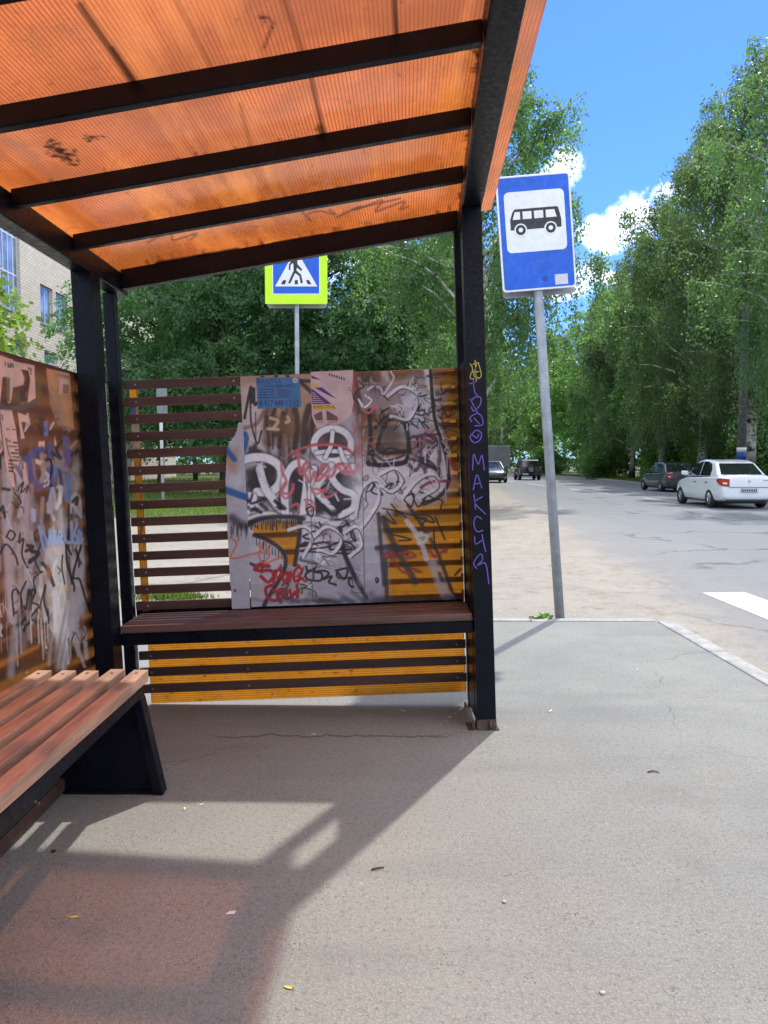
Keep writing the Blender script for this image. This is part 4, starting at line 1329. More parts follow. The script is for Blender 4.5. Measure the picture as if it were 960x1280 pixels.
    for pts, w, c in ((ZE((200, 880), (260, 830), (320, 800)), 8, BL2), (ZE((220, 900), (240, 1000), (300, 1090)), 9, (.13, .12, .30)), (ZE((375, 760), (380, 900), (360, 1090)), 5, BL2), (ZE((425, 930), (405, 1040)), 5, (.2, .3, .6)), (ZE((520, 1000), (510, 1190)), 6, (.16, .30, .62)),
                      (ZE((350, 600), (350, 690)), 4, (.20, .28, .5)), (ZE((500, 720), (520, 860), (490, 960)), 8, (.18, .16, .36)), (ZE((450, 950), (470, 1080)), 5, (.03, .04, .12)), (ZE((390, 940), (400, 1100), (370, 1100)), 3.5, BL2),
                      (ZE((120, 930), (160, 990)), 5, (.16, .14, .3))):
        pt.stroke(pts, w, c, .85, .5)
    pt.stroke(ZE((320, 930), (470, 890), (460, 930), (620, 1010)), 6.5, (.33, .29, .27), .85, .4)
    pt.stroke(ZE((620, 800), (640, 940), (640, 1200)), 3, (.48, .45, .43), .8, .5)
    pt.stroke(ZE((540, 790), (600, 740), (640, 860)), 3, (.42, .40, .40), .7, .5)
    pt.stroke(ZE((400, 830), (460, 870), (430, 800), (470, 740)), 3, (.04, .035, .05), .85, .4)
    pt.stroke(ZE((560, 500), (600, 440), (640, 500), (600, 680)), 6, (.30, .25, .23), .7, .6)
    for pts in (ZE((370, 1280), (400, 1100), (430, 1250), (470, 1100), (440, 1090)), ZE((545, 1280), (560, 1150), (600, 1170), (620, 1280)), ZF((350, 60), (390, 170)), ZF((540, 40), (560, 100), (600, 150), (640, 60))):
        pt.stroke(pts, 4.5, (.55, .53, .56), .9, .4)
    pt.stroke(ZE((555, 1200), (590, 1170), (580, 1220)), 3.5, (.03, .03, .04), .9, .4)
    pt.stroke(ZF((500, 60), (500, 420), (520, 640)), 1.6, BK, .8, .4)
    pt.stroke(ZF((490, 140), (560, 150)), 3.4, (.1, .09, .1), .8, .5)
    for _ in range(60):
        x, y = r.uniform(-20, 105), r.uniform(520, 800)
        pp = [(x, y)]
        for _k in range(r.randint(2, 5)): pp.append((pp[-1][0] + r.uniform(-7, 8), pp[-1][1] + r.uniform(-16, 16)))
        pt.stroke(pp, r.uniform(.6, 2.2), r.choice(((.62, .6, .62), BK, BK, (.5, .45, .45), (.2, .16, .15))), r.uniform(.5, .95), .4)
    # light blue lettering
    for pts in (ZF((285, 220), (300, 300), (318, 395)), ZF((285, 225), (330, 300), (355, 350), (362, 250)), ZF((362, 250), (385, 350), (400, 260)), ZF((400, 255), (410, 350), (440, 250), (445, 350)), ZF((470, 250), (480, 330), (520, 335)), ZF((520, 190), (530, 330), (580, 335), (600, 310)), ZF((560, 200), (540, 290), (590, 270), (560, 330), (575, 250))):
        pt.stroke(pts, 2.8, LB, .95, .35)
    pt.stroke(ZF((235, 100), (240, 180)), 3, (.5, .55, .75), .85, .4); pt.stroke(ZF((252, 105), (252, 180)), 2.4, (.5, .55, .75), .85, .4)
    pt.stroke(ZF((640, 240), (625, 330), (660, 290), (640, 350), (680, 400), (660, 420)), 1.8, (.05, .30, .22), .85, .4)
    # black marker tags
    for pts, w in ((ZF((100, 870), (90, 700), (130, 690), (155, 800), (110, 850), (100, 820)), 1.8), (ZF((190, 620), (150, 720), (185, 820), (200, 740), (205, 680)), 1.8), (ZF((215, 680), (220, 840), (230, 690), (255, 700), (230, 770), (285, 800), (225, 890), (350, 925), (320, 760), (330, 650)), 2.2), (ZF((330, 650), (300, 760), (285, 820)), 1.6),
                   (ZF((350, 820), (345, 920)), 2.2), (ZF((185, 900), (215, 920), (180, 950), (175, 985)), 2.4), (ZF((150, 930), (185, 880)), 2), (ZF((50, 290), (75, 250), (110, 280), (85, 320), (45, 295)), 1.8), (ZF((0, 420), (45, 350), (110, 430), (130, 500)), 2), (ZF((145, 270), (140, 340), (170, 310), (160, 430), (200, 520)), 1.8),
                   (ZF((200, 360), (240, 370), (190, 400)), 4.5), (ZF((215, 480), (280, 420), (230, 400)), 5.5), (ZF((480, 360), (490, 500), (535, 640), (540, 690)), 2.2), (ZF((590, 360), (540, 530), (530, 600)), 2.2), (ZF((545, 600), (580, 610), (620, 740), (660, 850)), 2.2), (ZF((310, 490), (350, 540), (390, 650)), 3.6), (ZF((250, 560), (310, 550), (245, 600), (260, 700)), 1.4),
                   (ZE((130, 1120), (180, 1050), (160, 1130), (220, 1080), (200, 1130)), 1.4), (ZE((110, 1130), (160, 1200), (130, 1240)), 1.4), (ZE((20, 1100), (70, 1110)), 3), (ZF((455, 430), (450, 520), (470, 640)), 1.6)):
        pt.stroke(pts, w, (.025, .02, .025), .92, .3)
    pt.blob(*ZF((355, 560))[0], 5, 14, (.32, .14, .05), .85, .7); pt.blob(*ZF((480, 690))[0], 4, 12, (.45, .26, .12), .7, .8); pt.blob(*ZF((630, 610))[0], 6, 20, (.16, .06, .04), .85, .7); pt.blob(*ZF((590, 930))[0], 5, 14, (.22, .09, .03), .9, .7)
    pt.blob(*ZF((120, 570))[0], 4, 16, (.28, .14, .06), .8, .8)
    for _ in range(40):
        x, y = r.uniform(-10, 100), r.uniform(735, 790)
        pt.drip(x, y, r.uniform(10, 45), r.uniform(.6, 1.6), (.50, .46, .45), r.uniform(.3, .8))
    for _ in range(70):
        pt.blob(r.uniform(-10, 125), r.uniform(480, 850), r.uniform(.5, 2), r.uniform(.5, 2.5), r.choice(((.6, .5, .45), (.05, .03, .02))), r.uniform(.4, .9), .5)


M['brownsheet'] = sheet_mat('brown_orange_sheet', (0.62, 0.26, 0.06), (0.30, 0.13, 0.035), 1, 0.011, 0.5, 0.45, 0.25)
o = painted_grid('wall_sheet', L(-1.38, 2.2, 0.09), 390, 420, (0, 1.74 / 390, 0), (0, 0, 1.70 / 420), (-0.008, 0, 0), M['brownsheet'], wall_paint)
o['label'] = 'back wall sheet with torn pink papers and grey and blue graffiti'


def plain_paint(pt):
    pt.c[:] = (0.15, 0.065, 0.04); pt.a[:] = 0.75


o = painted_grid('wall_sheet', L(-1.38, -1.05, 0.09), 20, 10, (0, 3.246 / 20, 0), (0, 0, 1.70 / 10), (-0.008, 0, 0), M['brownsheet'], plain_paint)
mb = MB()
for i in range(19):
    top = 1.800 - 0.09 * i
    lbox(mb, -1.409, -1.390, -1.05, 4.02, top - 0.046, top)
mb.build('slats', M['slat'], shelter)
mb = MB()
for Yp in (-1.0, 0.6, 2.2):
    lbox(mb, -1.47, -1.41, Yp, Yp + 0.06, -0.12, 2.26)
lbox(mb, -1.44, -1.411, -1.0, 4.0, 0.5, 0.55)
mb.build('wall_frame', M['steel'], shelter)

# ------------------------------------------------------------------ posters on the graffiti sheet
M['pblue'] = pmat('blue_paper', (0.06, 0.22, 0.46), 0.7, var=0.12, scale=14)
M['pwhite'] = pmat('pinkish_paper', (0.56, 0.47, 0.49), 0.75, var=0.08, scale=10)
M['ink'] = pmat('dark_violet_ink', (0.05, 0.025, 0.13), 0.7, var=0.1)
M['pviolet'] = pmat('violet_print', (0.10, 0.05, 0.26), 0.7, var=0.1)
M['pyellow'] = pmat('yellow_print', (0.66, 0.44, 0.03), 0.7, var=0.05)
M['pdark'] = pmat('dark_photo_print', (0.07, 0.045, 0.045), 0.7, var=0.4, scale=60, col2=(0.25, 0.13, 0.10))
YP = 4.0395


def pl(px, py, dy=0.0): return w2loc(on_y(px, py, YP + dy))


def bil(q, u, v, dy=0.0):
    (ax, ay), (bx, by), (cx, cy), (dx, dy_) = q      # tl tr br bl
    x = (1 - v) * ((1 - u) * ax + u * bx) + v * ((1 - u) * dx + u * cx)
    y = (1 - v) * ((1 - u) * ay + u * by) + v * ((1 - u) * dy_ + u * cy)
    return pl(x, y, dy)


q = ZA((226, 124), (532, 122), (545, 333), (238, 343))
mb = MB().poly([bil(q, *c) for c in ((0, 0), (1, 0), (1, 1), (0, 1))], (0, -0.0006, 0))
poster = mb.build('poster', M['pblue'], shelter)
poster['label'] = 'blue job advertisement poster on the end wall'
mb = MB()
P2 = lambda u, v: bil(q, u, 1 - v, -0.0014)
for s, bx in (('РАБОТА', (0.04, 0.58, 0.80, 0.95)), ('С ПРОЖИВАНИЕМ', (0.05, 0.86, 0.67, 0.77)), ('8 927 448 12 12', (0.05, 0.95, 0.05, 0.26))):
    text_fit(mb, s, bx, P2)
rr = random.Random(3)
for k in range(7):
    for (u0, u1) in ((0.05, 0.40), (0.46, 0.46 + rr.uniform(.22, .42))):
        if u0 < .1 and k % 2: continue
        v0 = 0.60 - k * 0.045
        u = u0
        while u < u1:
            w_ = rr.uniform(.02, .07)
            mb.add([P2(u, v0), P2(min(u + w_, u1), v0), P2(min(u + w_, u1), v0 + (.035 if u0 < .1 else .016)), P2(u, v0 + (.035 if u0 < .1 else .016))], [(0, 1, 2, 3)])
            u += w_ + .012
mb.build('lettering', M['ink'], poster)
mb = MB()
cx, cy, cz = bil(q, 0.90, 0.1, -0.0016)
mb.disc_y(cx, cy, cz, 0.013, -0.0006, 0, 20)
mb.disc_y(cx, cy, cz, 0.009, -0.0010, -0.0006, 20, 1)
mb.disc_y(cx, cy, cz, 0.004, -0.0014, -0.0010, 12)
mb.build('badge', [M['white'], M['ink']], poster)

q2 = ZA((610, 84), (910, 70), (905, 440), (625, 455))
out_ = ZA((612, 84), (760, 78), (912, 70), (908, 160), (900, 230), (915, 300), (898, 390), (860, 430), (800, 455), (770, 470), (740, 440), (700, 470), (660, 485), (640, 450), (622, 400), (614, 250))
mb = MB().poly([pl(a, b) for a, b in out_], (0, -0.0006, 0))
poster = mb.build('poster', M['pwhite'], shelter)
poster['label'] = 'torn pinkish white poster with violet and yellow bands'
mb = MB()
fl = lambda pts, mi, dy=-0.0012: mb.poly([pl(a, b, dy) for a, b in ZA(*pts)], (0, -0.0004, 0), mi)
fl([(614, 108), (640, 118), (690, 142), (620, 130)], 0)
fl([(620, 162), (650, 168), (672, 185), (622, 186)], 1)
fl([(640, 196), (690, 192), (800, 278), (720, 240)], 0)
fl([(615, 202), (640, 215), (760, 310), (622, 312)], 0)
fl([(628, 318), (760, 314), (800, 345), (628, 348)], 1)
fl([(634, 390), (690, 360), (700, 425), (650, 428)], 2)
fl([(722, 355), (800, 400), (808, 428), (725, 426)], 2)
for k in range(6):
    fl([(624, 226 + k * 14), (640 + k * 13, 230 + k * 14), (644 + k * 13, 234 + k * 14), (624, 231 + k * 14)], 3, -0.0018)
for k in range(7):
    x = 740 + k * 17
    fl([(x, 92 + k * 5), (x + 10, 98 + k * 5), (x + 8, 116 + k * 5), (x + 3, 114 + k * 5)], 4)
for a, b in ((880, 190), (875, 205), (888, 212)): fl([(a, b), (a + 12, b + 3), (a + 8, b + 10)], 4)
for k in range(4): fl([(660 + k * 12, 434), (667 + k * 12, 434), (667 + k * 12, 444), (660 + k * 12, 444)], 5)
for k in range(4): fl([(745 + k * 15, 434), (753 + k * 15, 434), (753 + k * 15, 444), (745 + k * 15, 444)], 5)
P3 = lambda u, v: pl(*ZA((634 + u * 155, 343 - v * 22 - u * 2))[0], -0.0022)
text_fit(mb, '8-932-775-4..', (0, 1, 0, 1), P3, 4)
mb.build('lettering', [M['pviolet'], M['pyellow'], M['pdark'], M['pwhite'], M['black'], pmat('red_ink', (.45, .08, .10), .7)], poster)
# ------------------------------------------------------------------ long bench by the back wall
bench = thing('slatted_bench', 'long red brown slatted bench on black steel supports along the back wall', 'bench', (-1.14, 1.6, 0), (0, 0, 0))


def bl(x, y, z): return (x + 1.14, y - 1.6, z)


mb = MB()
rr = random.Random(5)
for k in range(5):
    xr = -0.932 - 0.0955 * k
    e = rr.uniform(-.012, .012)
    p = [bl(xr - .056 - .004, 3.0 + e, 0), bl(xr - .004, 3.0 + e, 0), bl(xr - .03, 0.2, 0), bl(xr - .03 - .056, 0.2, 0)]
    z0, z1 = .436 + rr.uniform(-.002, .002), .481 + rr.uniform(-.002, .002)
    q = [p[3], p[2], p[1], p[0]]
    mb.hexa([(a[0], a[1], z0) for a in q] + [(a[0], a[1], z1) for a in q])
    for Yb in (2.95, 1.6, 0.3):
        c = bl(xr - .034, Yb, 0)
        mb.tube([(c[0], c[1], z1 - .001), (c[0], c[1], z1 + .0015)], .0075, 10, 1)
mb.build('seat', [M['benchwood'], M['black']], bench, bevel=0.006, seg=2)
mb = MB()
a = bl(-.945, 2.985, 0)
mb.box(a[0] - .045, a[0], bl(0, .2, 0)[1], a[1], .385, .435)
a = bl(-1.33, 2.985, 0)
mb.box(a[0] - .045, a[0], bl(0, .2, 0)[1], a[1], .385, .435)
mb.build('seat_frame', M['steel'], bench, bevel=.004)
for Ys in (2.96, 1.55, 0.3):
    mb = MB()
    mb.poly([bl(-1.37, Ys, 0.005), bl(-.885, Ys, 0.005), bl(-.968, Ys, .384), bl(-1.37, Ys, .384)], (0, .008, 0))
    # folded front edge and foot
    mb.hexa([bl(-.905, Ys - .028, 0), bl(-.865, Ys - .028, 0), bl(-.865, Ys + .03, 0), bl(-.905, Ys + .03, 0),
             bl(-.985, Ys - .028, .386), bl(-.945, Ys - .028, .386), bl(-.945, Ys + .03, .386), bl(-.985, Ys + .03, .386)])
    mb.hexa([bl(-1.37, Ys - .02, 0), bl(-.906, Ys - .02, 0), bl(-.906, Ys + .02, 0), bl(-1.37, Ys + .02, 0),
             bl(-1.37, Ys - .02, .012), bl(-.906, Ys - .02, .012), bl(-.906, Ys + .02, .012), bl(-1.37, Ys + .02, .012)])
    mb.build('support', M['steel'], bench, bevel=.003)
mb = MB().box(-1.405, -1.275, -1.0, 3.5, 0.001, 0.062)
mb.box(-1.2748, -1.262, -1.0, 3.5, 0.0005, 0.058, 1)
o = mb.build('base_board', [M['basewood'], M['slat']], None, bevel=.004)
tag(o, 'dark green board lying on the ground under the long bench', 'board')

# ------------------------------------------------------------------ bus stop sign
YS = 6.44
b0, t0 = on_y(700, 776, YS), on_y(672.5, 362, YS)
lean = (t0[0] - b0[0]) / (t0[2] - b0[2])
base = np.array([b0[0] + lean * (-0.09 - b0[2]), YS, -0.09])
bs = thing('bus_stop_sign', 'tall blue bus stop sign with a bus pictogram on a leaning grey pole', 'road sign', tuple(base), (0, math.atan(lean), 0))


def place_tilt(px, py, Y, bas, ang):
    p = on_y(px, py, Y) - bas
    c, s = math.cos(ang), math.sin(ang)
    return np.array([p[0] * c - p[2] * s, p[1], p[0] * s + p[2] * c])


A_ = math.atan(lean)
tl = place_tilt(622, 224, YS - .05, base, A_); br = place_tilt(718, 356, YS - .05, base, A_)
sw, sh = 0.605, 0.925
scx, scz = (tl[0] + br[0]) / 2, (tl[2] + br[2]) / 2
mb = MB().tube([(0, 0, -.3), (0, 0, 1.5), (0, 0, scz + sh / 2 + .0)], .040, 18)
mb.build('pole', M['galv'], bs)


def rrect(cx, cz, w, h, r, y, n=5):
    pts = []
    for sx, sz, a0 in ((1, 1, 0), (-1, 1, 90), (-1, -1, 180), (1, -1, 270)):
        for k in range(n + 1):
            a = R(a0 + 90 * k / n)
            pts.append((cx + sx * (w / 2 - r) + r * math.cos(a), y, cz + sz * (h / 2 - r) + r * math.sin(a)))
    return pts


yf = -.05
mb = MB().poly(rrect(scx, scz, sw, sh, .03, yf), (0, .012, 0))
plate = mb.build('sign_plate', M['white'], bs, bevel=.003)
mb = MB().poly(rrect(scx, scz, sw - .030, sh - .030, .022, yf - .0004), (0, -.0008, 0))
mb.build('blue_field', M['blue'], plate)
pw, ph = .49, .485
pcz = scz + sh / 2 - .13 - ph / 2
mb = MB().poly(rrect(scx, pcz, pw, ph, .04, yf - .0016), (0, -.0008, 0))
mb.build('white_panel', M['white'], plate)
bw = .415
bx0, bz0 = scx - bw / 2 + .002, pcz - .062
bp = lambda u, v, dy: (bx0 + u * bw, yf + dy, bz0 + v * bw)
mb = MB()
F = lambda pts, dy, mi: mb.poly([bp(u, v, dy) for u, v in pts], (0, -.0005, 0), mi)
F([(0, 0), (0, .20), (.05, .34), (.10, .40), (.92, .40), (.955, .385), (1, .17), (1, .02), (.985, 0)], -.0028, 0)
F([(.05, .20), (.10, .345), (.20, .345), (.20, .20)], -.0036, 1)
F([(.25, .20), (.25, .345), (.425, .345), (.425, .20)], -.0036, 1)
F([(.475, .20), (.475, .345), (.655, .345), (.655, .20)], -.0036, 1)
F([(.705, .20), (.705, .345), (.875, .345), (.915, .20)], -.0036, 1)
for cx in (.195, .785):
    circ = lambda r: [(cx + r * math.cos(t), r * math.sin(t) - .005) for t in np.linspace(0, 2 * math.pi, 28)[:-1]]
    F(circ(.125), -.0044, 1); F(circ(.098), -.0052, 0); F(circ(.043), -.0060, 1)
mb.build('bus_pictogram', [M['black'], M['white']], plate)
q = place_tilt(700, 349, YS + yf, base, A_)
mb = MB().poly(rrect(q[0] + .012, q[2], .105, .082, .004, yf - .0016), (0, -.0006, 0))
mb.build('sticker', M['sticker'], plate)
mb = MB()
mb.poly([(q[0] - .15 + .0, yf - .0016, q[2] + .02), (q[0] - .11, yf - .0016, q[2] + .045), (q[0] - .10, yf - .0016, q[2]), (q[0] - .13, yf - .0016, q[2] - .01)], (0, -.0005, 0))
mb.build('faded_mark', pmat('faded_blue_mark', (.004, .06, .34), .6), plate)
mb = MB().poly(rrect(scx + .01, scz - .045, sw - .01, sh - .03, .03, .055), (0, .006, 0))
mb.beam((scx - .25, .046, scz + .2), (scx + .25, .046, scz + .2), .012, .03)
mb.beam((scx - .25, .046, scz - .25), (scx + .25, .046, scz - .25), .012, .03)
mb.build('back_plate', M['backplate'], bs)
for z in (scz + .22, scz - .22):
    mb = MB().beam((scx - .2, -.036, z), (scx + .2, -.036, z), .014, .03)
    mb.tube([(0, 0, z), (0, 0, z + .03)], .046, 18)
    mb.build('bracket', M['galv'], bs)

# ------------------------------------------------------------------ pedestrian crossing sign behind the end wall
YC = 11.0
cb = on_y(371, 400, YC)
cs = thing('crossing_sign', 'blue pedestrian crossing sign with a yellow green border behind the shelter', 'road sign', (cb[0], YC, -.1))
zc_bot = on_y(371, 381, YC)[2] + .1
W_ = .875
ccz = zc_bot + W_ / 2
MB().tube([(0, 0, -.3), (0, 0, ccz + .5)], .031, 14).build('pole', M['galv'], cs)
mb = MB().poly(rrect(0, ccz, W_, W_, .02, -.05), (0, .01, 0))
plate = mb.build('sign_plate', M['fluo'], cs, bevel=.003)
bq = .645
bz = zc_bot + .145
mb = MB().poly(rrect(0, bz + bq / 2, bq + .022, bq + .022, .014, -.0504), (0, -.0008, 0), 1)
mb.poly(rrect(0, bz + bq / 2, bq, bq, .008, -.0516), (0, -.0008, 0), 0)
mb.build('blue_field', [M['blue'], M['white']], plate)
mb = MB()
cpt = lambda zx, zy, dy: ((zx - 382) / 420 * bq, -.05 + dy, bz + (437 - zy) / 420 * bq)
G = lambda pts, dy, mi: mb.poly([cpt(a, b, dy) for a, b in pts], (0, -.0005, 0), mi)
G([(190, 373), (575, 373), (382, 38)], -.0028, 1)
for pts in ([(243, 354), (262, 318), (292, 316), (282, 354)], [(368, 354), (372, 316), (398, 316), (398, 354)], [(488, 354), (472, 316), (500, 316), (522, 354)]): G(pts, -.0036, 0)
G([(376 + 17 * math.cos(t), 108 + 18 * math.sin(t)) for t in np.linspace(0, 6.28, 18)[:-1]], -.0036, 0)
G([(345, 142), (362, 132), (388, 136), (396, 150), (392, 200), (384, 240), (360, 236), (358, 175)], -.0036, 0)
for pts in ([(345, 142), (358, 160), (332, 182), (330, 226), (316, 226), (318, 176)], [(390, 168), (438, 220), (430, 236), (388, 200)], [(360, 232), (378, 244), (330, 344), (308, 346)], [(366, 232), (388, 232), (428, 268), (444, 342), (424, 346), (412, 280), (370, 250)]): G(pts, -.0042, 0)
mb.build('walking_figure', [M['black'], M['white']], plate)
MB().poly(rrect(0, ccz - .05, W_ - .03, W_ - .03, .04, .055), (0, .006, 0)).build('back_plate', M['backplate'], cs)
for z in (ccz + .2, ccz - .2):
    mb = MB().beam((-.25, -.036, z), (.25, -.036, z), .014, .03); mb.tube([(0, 0, z), (0, 0, z + .03)], .036, 14)
    mb.build('bracket', M['galv'], cs)

# pale post beyond the sand path
YW = 25.0
p = on_y(204, 620, YW)
wp = thing('sign_post', 'slim pale grey post with a small sign seen edge-on at its top, beyond the slats', 'post', (p[0], YW, -.1), (0, R(-.6), 0))
MB().tube([(0, 0, -.2), (0, 0, 3.75)], .055, 12).build('pole', pmat('pale_post', (.55, .56, .57), .5, var=.1), wp)
MB().box(-.22, .22, -.09, -.07, 3.0, 3.85).build('sign_plate', M['backplate'], wp, bevel=.01).rotation_euler = (0, 0, R(58))

# ------------------------------------------------------------------ roadside lamp post with painted bands
lp = on_y(927, 560, 33)
lamp = thing('roadside_pole', 'tall dark grey pole with white and blue bands near its foot, behind the white car', 'pole', (lp[0], 33, -.1))
mb = MB().tube([(0, 0, -.2), (0, 0, 2.0), (0, 0, 8.2)], [.20, .185, .13], 18)
mb.build('pole', pmat('dark_concrete_pole', (.075, .078, .085), .8, var=.2, bump=.2), lamp)
zb = on_y(927, 565, 33)[2] + .1
mb = MB().tube([(0, 0, zb), (0, 0, zb + .19)], [.1965, .1945], 18, 0)
mb.tube([(0, 0, zb - .42), (0, 0, zb - .001)], [.1995, .1968], 18, 1)
mb.build('painted_bands', [M['white'], pmat('band_blue', (.01, .05, .30), .5)], lamp)
# ------------------------------------------------------------------ brick building on the left
m, nt, out = new_mat('pale_brick'); N = NT(nt); v = N.coord('Object')
sx, sy, sz = N.sep(v)
cv = nt.nodes.new('ShaderNodeCombineXYZ'); N.put(cv.inputs[0], N.math('ADD', sy, sx)); N.put(cv.inputs[1], sz)
bt = nt.nodes.new('ShaderNodeTexBrick')
bt.inputs['Scale'].default_value = 1.0
bt.inputs['Brick Width'].default_value = 0.42; bt.inputs['Row Height'].default_value = 0.16
bt.inputs['Mortar Size'].default_value = 0.016; bt.inputs['Bias'].default_value = -0.2
bt.inputs['Color1'].default_value = (.74, .67, .56, 1); bt.inputs['Color2'].default_value = (.62, .55, .45, 1); bt.inputs['Mortar'].default_value = (.36, .33, .28, 1)
nt.links.new(cv.outputs[0], bt.inputs['Vector'])
c = N.mix(N.ramp(N.noise(.5, 5, .6, v), (.4, .7, 0, .4)), bt.outputs['Color'], (.48, .41, .32))
b = N.n('ShaderNodeBsdfPrincipled', Base__Color=c, Roughness=.9)
N.put(b.inputs['Normal'], N.bump(N.math('SUBTRACT', 1.0, bt.outputs['Fac']), .5, .02))
nt.links.new(b.outputs[0], out.inputs[0]); M['brick'] = m
m, nt, out = new_mat('window_glass'); N = NT(nt)
b = N.n('ShaderNodeBsdfPrincipled', Base__Color=(.10, .16, .22), Roughness=.04); b.inputs['Specular IOR Level'].default_value = 1.0; b.inputs['Metallic'].default_value = .55
N.put(b.inputs['Base Color'], N.mix(N.ramp(N.noise(.8, 4, .6, N.coord('Object')), (.4, .6)), (.42, .47, .52), (.16, .19, .22)))
nt.links.new(b.outputs[0], out.inputs[0]); M['glass'] = m
M['frame'] = pmat('white_window_frame', (.62, .65, .70), .5, var=.05)
M['lintel'] = pmat('concrete_lintel', (.36, .34, .31), .9, var=.12)
BX = -20.0
bld = thing('brick_building', 'pale brick building with tall blue windows behind the back wall', 'building', (BX, 45, -.1))
yw = lambda px: BX / ((px - 480) / 960) * .998
zz = lambda py, px: on_x(px, py, BX)[2] + .1
wins = []
for (xa, xb, ya, yb, bars) in ((10, 34, 250, 391, 3), (58, 73, 362, 409, 1), (77, 91, 372, 416, 1), (13, 40, 427, 446, 0), (61, 77, 441, 457, 0)):
    Ya, Yb = yw(xa), yw(xb)
    xm = (xa + xb) / 2
    wins.append((Ya - 45, Yb - 45, zz(yb, xm), zz(ya, xm), bars))
# the same bays on along the facade and the storeys above
bays = [(w[0], w[1]) for w in wins[:3]]
for k in range(1, 4):
    wins.append((wins[1][0] + 6 * k, wins[1][1] + 6 * k, wins[1][2], wins[1][3], 1))
    wins.append((wins[4][0] + 6 * k, wins[4][1] + 6 * k, wins[4][2], wins[4][3], 0))
for k in range(1, 5):
    wins.append((wins[0][0] - 5 * k, wins[0][1] - 5 * k, wins[0][2], wins[0][3], 3))
wins = [w for w in wins if w[0] > -28 and w[1] < 28]
ys = sorted({-29., 29.} | {round(a, 4) for w in wins for a in w[:2]})
zs = sorted({0., 17.5} | {round(a, 4) for w in wins for a in w[2:4]})
mb = MB()
for ya, yb in zip(ys[:-1], ys[1:]):
    for za, zb_ in zip(zs[:-1], zs[1:]):
        ym, zm = (ya + yb) / 2, (za + zb_) / 2
        if any(w[0] < ym < w[1] and w[2] < zm < w[3] for w in wins): continue
        mb.add([(0, ya, za), (0, yb, za), (0, yb, zb_), (0, ya, zb_)], [(0, 1, 2, 3)])
for w in wins:
    a, b_, z0, z1 = w[:4]
    d = -.22
    mb.add([(0, a, z0), (0, b_, z0), (d, b_, z0), (d, a, z0)], [(0, 1, 2, 3)]); mb.add([(0, a, z1), (0, b_, z1), (d, b_, z1), (d, a, z1)], [(0, 1, 2, 3)])
    mb.add([(0, a, z0), (0, a, z1), (d, a, z1), (d, a, z0)], [(0, 1, 2, 3)]); mb.add([(0, b_, z0), (0, b_, z1), (d, b_, z1), (d, b_, z0)], [(0, 1, 2, 3)])
mb.add([(0, -29, 0), (-14, -29, 0), (-14, -29, 17.5), (0, -29, 17.5)], [(0, 1, 2, 3)]); mb.add([(0, 29, 0), (-14, 29, 0), (-14, 29, 17.5), (0, 29, 17.5)], [(0, 1, 2, 3)])
mb.add([(-14, -29, 0), (-14, 29, 0), (-14, 29, 17.5), (-14, -29, 17.5)], [(0, 1, 2, 3)])
mb.build('wall', M['brick'], bld, fix=False)
MB().box(-14.3, .35, -29.3, 29.3, 17.5, 17.9).build('roof', M['lintel'], bld)
for w in wins:
    a, b_, z0, z1, bars = w
    mb = MB()
    t = .09
    mb.box(-.20, -.13, a, a + t, z0, z1); mb.box(-.20, -.13, b_ - t, b_, z0, z1)
    mb.box(-.20, -.13, a + t, b_ - t, z0, z0 + t); mb.box(-.20, -.13, a + t, b_ - t, z1 - t, z1)
    for k in range(bars):
        yy = a + (b_ - a) * (k + 1) / (bars + 1)
        mb.box(-.195, -.135, yy - .035, yy + .035, z0 + t, z1 - t)
    if z1 - z0 > 3:
        for fz in (.33, .66): mb.box(-.193, -.137, a + t, b_ - t, z0 + (z1 - z0) * fz - .05, z0 + (z1 - z0) * fz + .05)
    wo_ = mb.build('window', M['frame'], bld)
    MB().box(-.185, -.165, a + .02, b_ - .02, z0 + .02, z1 - .02).build('pane', M['glass'], wo_)
    MB().box(-.12, .07, a - .08, b_ + .08, z0 - .07, z0 - .002).build('sill', M['lintel'], wo_)

# ------------------------------------------------------------------ little things on the pavement
M['leafy'] = pmat('yellow_fallen_leaf', (.62, .50, .13), .7, var=.15, scale=40)
M['leafp'] = pmat('pale_dry_leaf', (.66, .60, .42), .8, var=.15, scale=40)
M['scrap'] = pmat('white_scrap', (.72, .72, .74), .7, var=.05)
M['pebble'] = pmat('pale_pebble', (.44, .42, .39), .8, var=.1, scale=60)
M['twig'] = pmat('dark_twig', (.05, .035, .025), .9, var=.2)


def leaf_thing(px, py, size, rot, label, mat):
    p = on_z(px, py, 0.0)
    outl = [(-1, 0, 0), (-.6, .30, .10), (0, .42, .16), (.55, .28, .12), (1, 0, .05), (.55, -.28, .14), (0, -.42, .10), (-.6, -.30, .06)]
    mb = MB()
    vs = [(a * size, b * size, c * size + .0015) for a, b, c in outl] + [(0, 0, .002), (-1.5 * size, .05 * size, .01)]
    mb.add(vs, [(0, 1, 8), (1, 2, 8), (2, 3, 8), (3, 4, 8), (4, 5, 8), (5, 6, 8), (6, 7, 8), (7, 0, 8)])
    mb.tube([vs[0], vs[9]], .0012, 5)
    o = mb.build('fallen_leaf', mat)
    md = o.modifiers.new('solid', 'SOLIDIFY'); md.thickness = .0008
    o.location = tuple(p); o.rotation_euler = (0, 0, R(rot))
    tag(o, label, 'leaf', 'fallen leaves on the pavement')


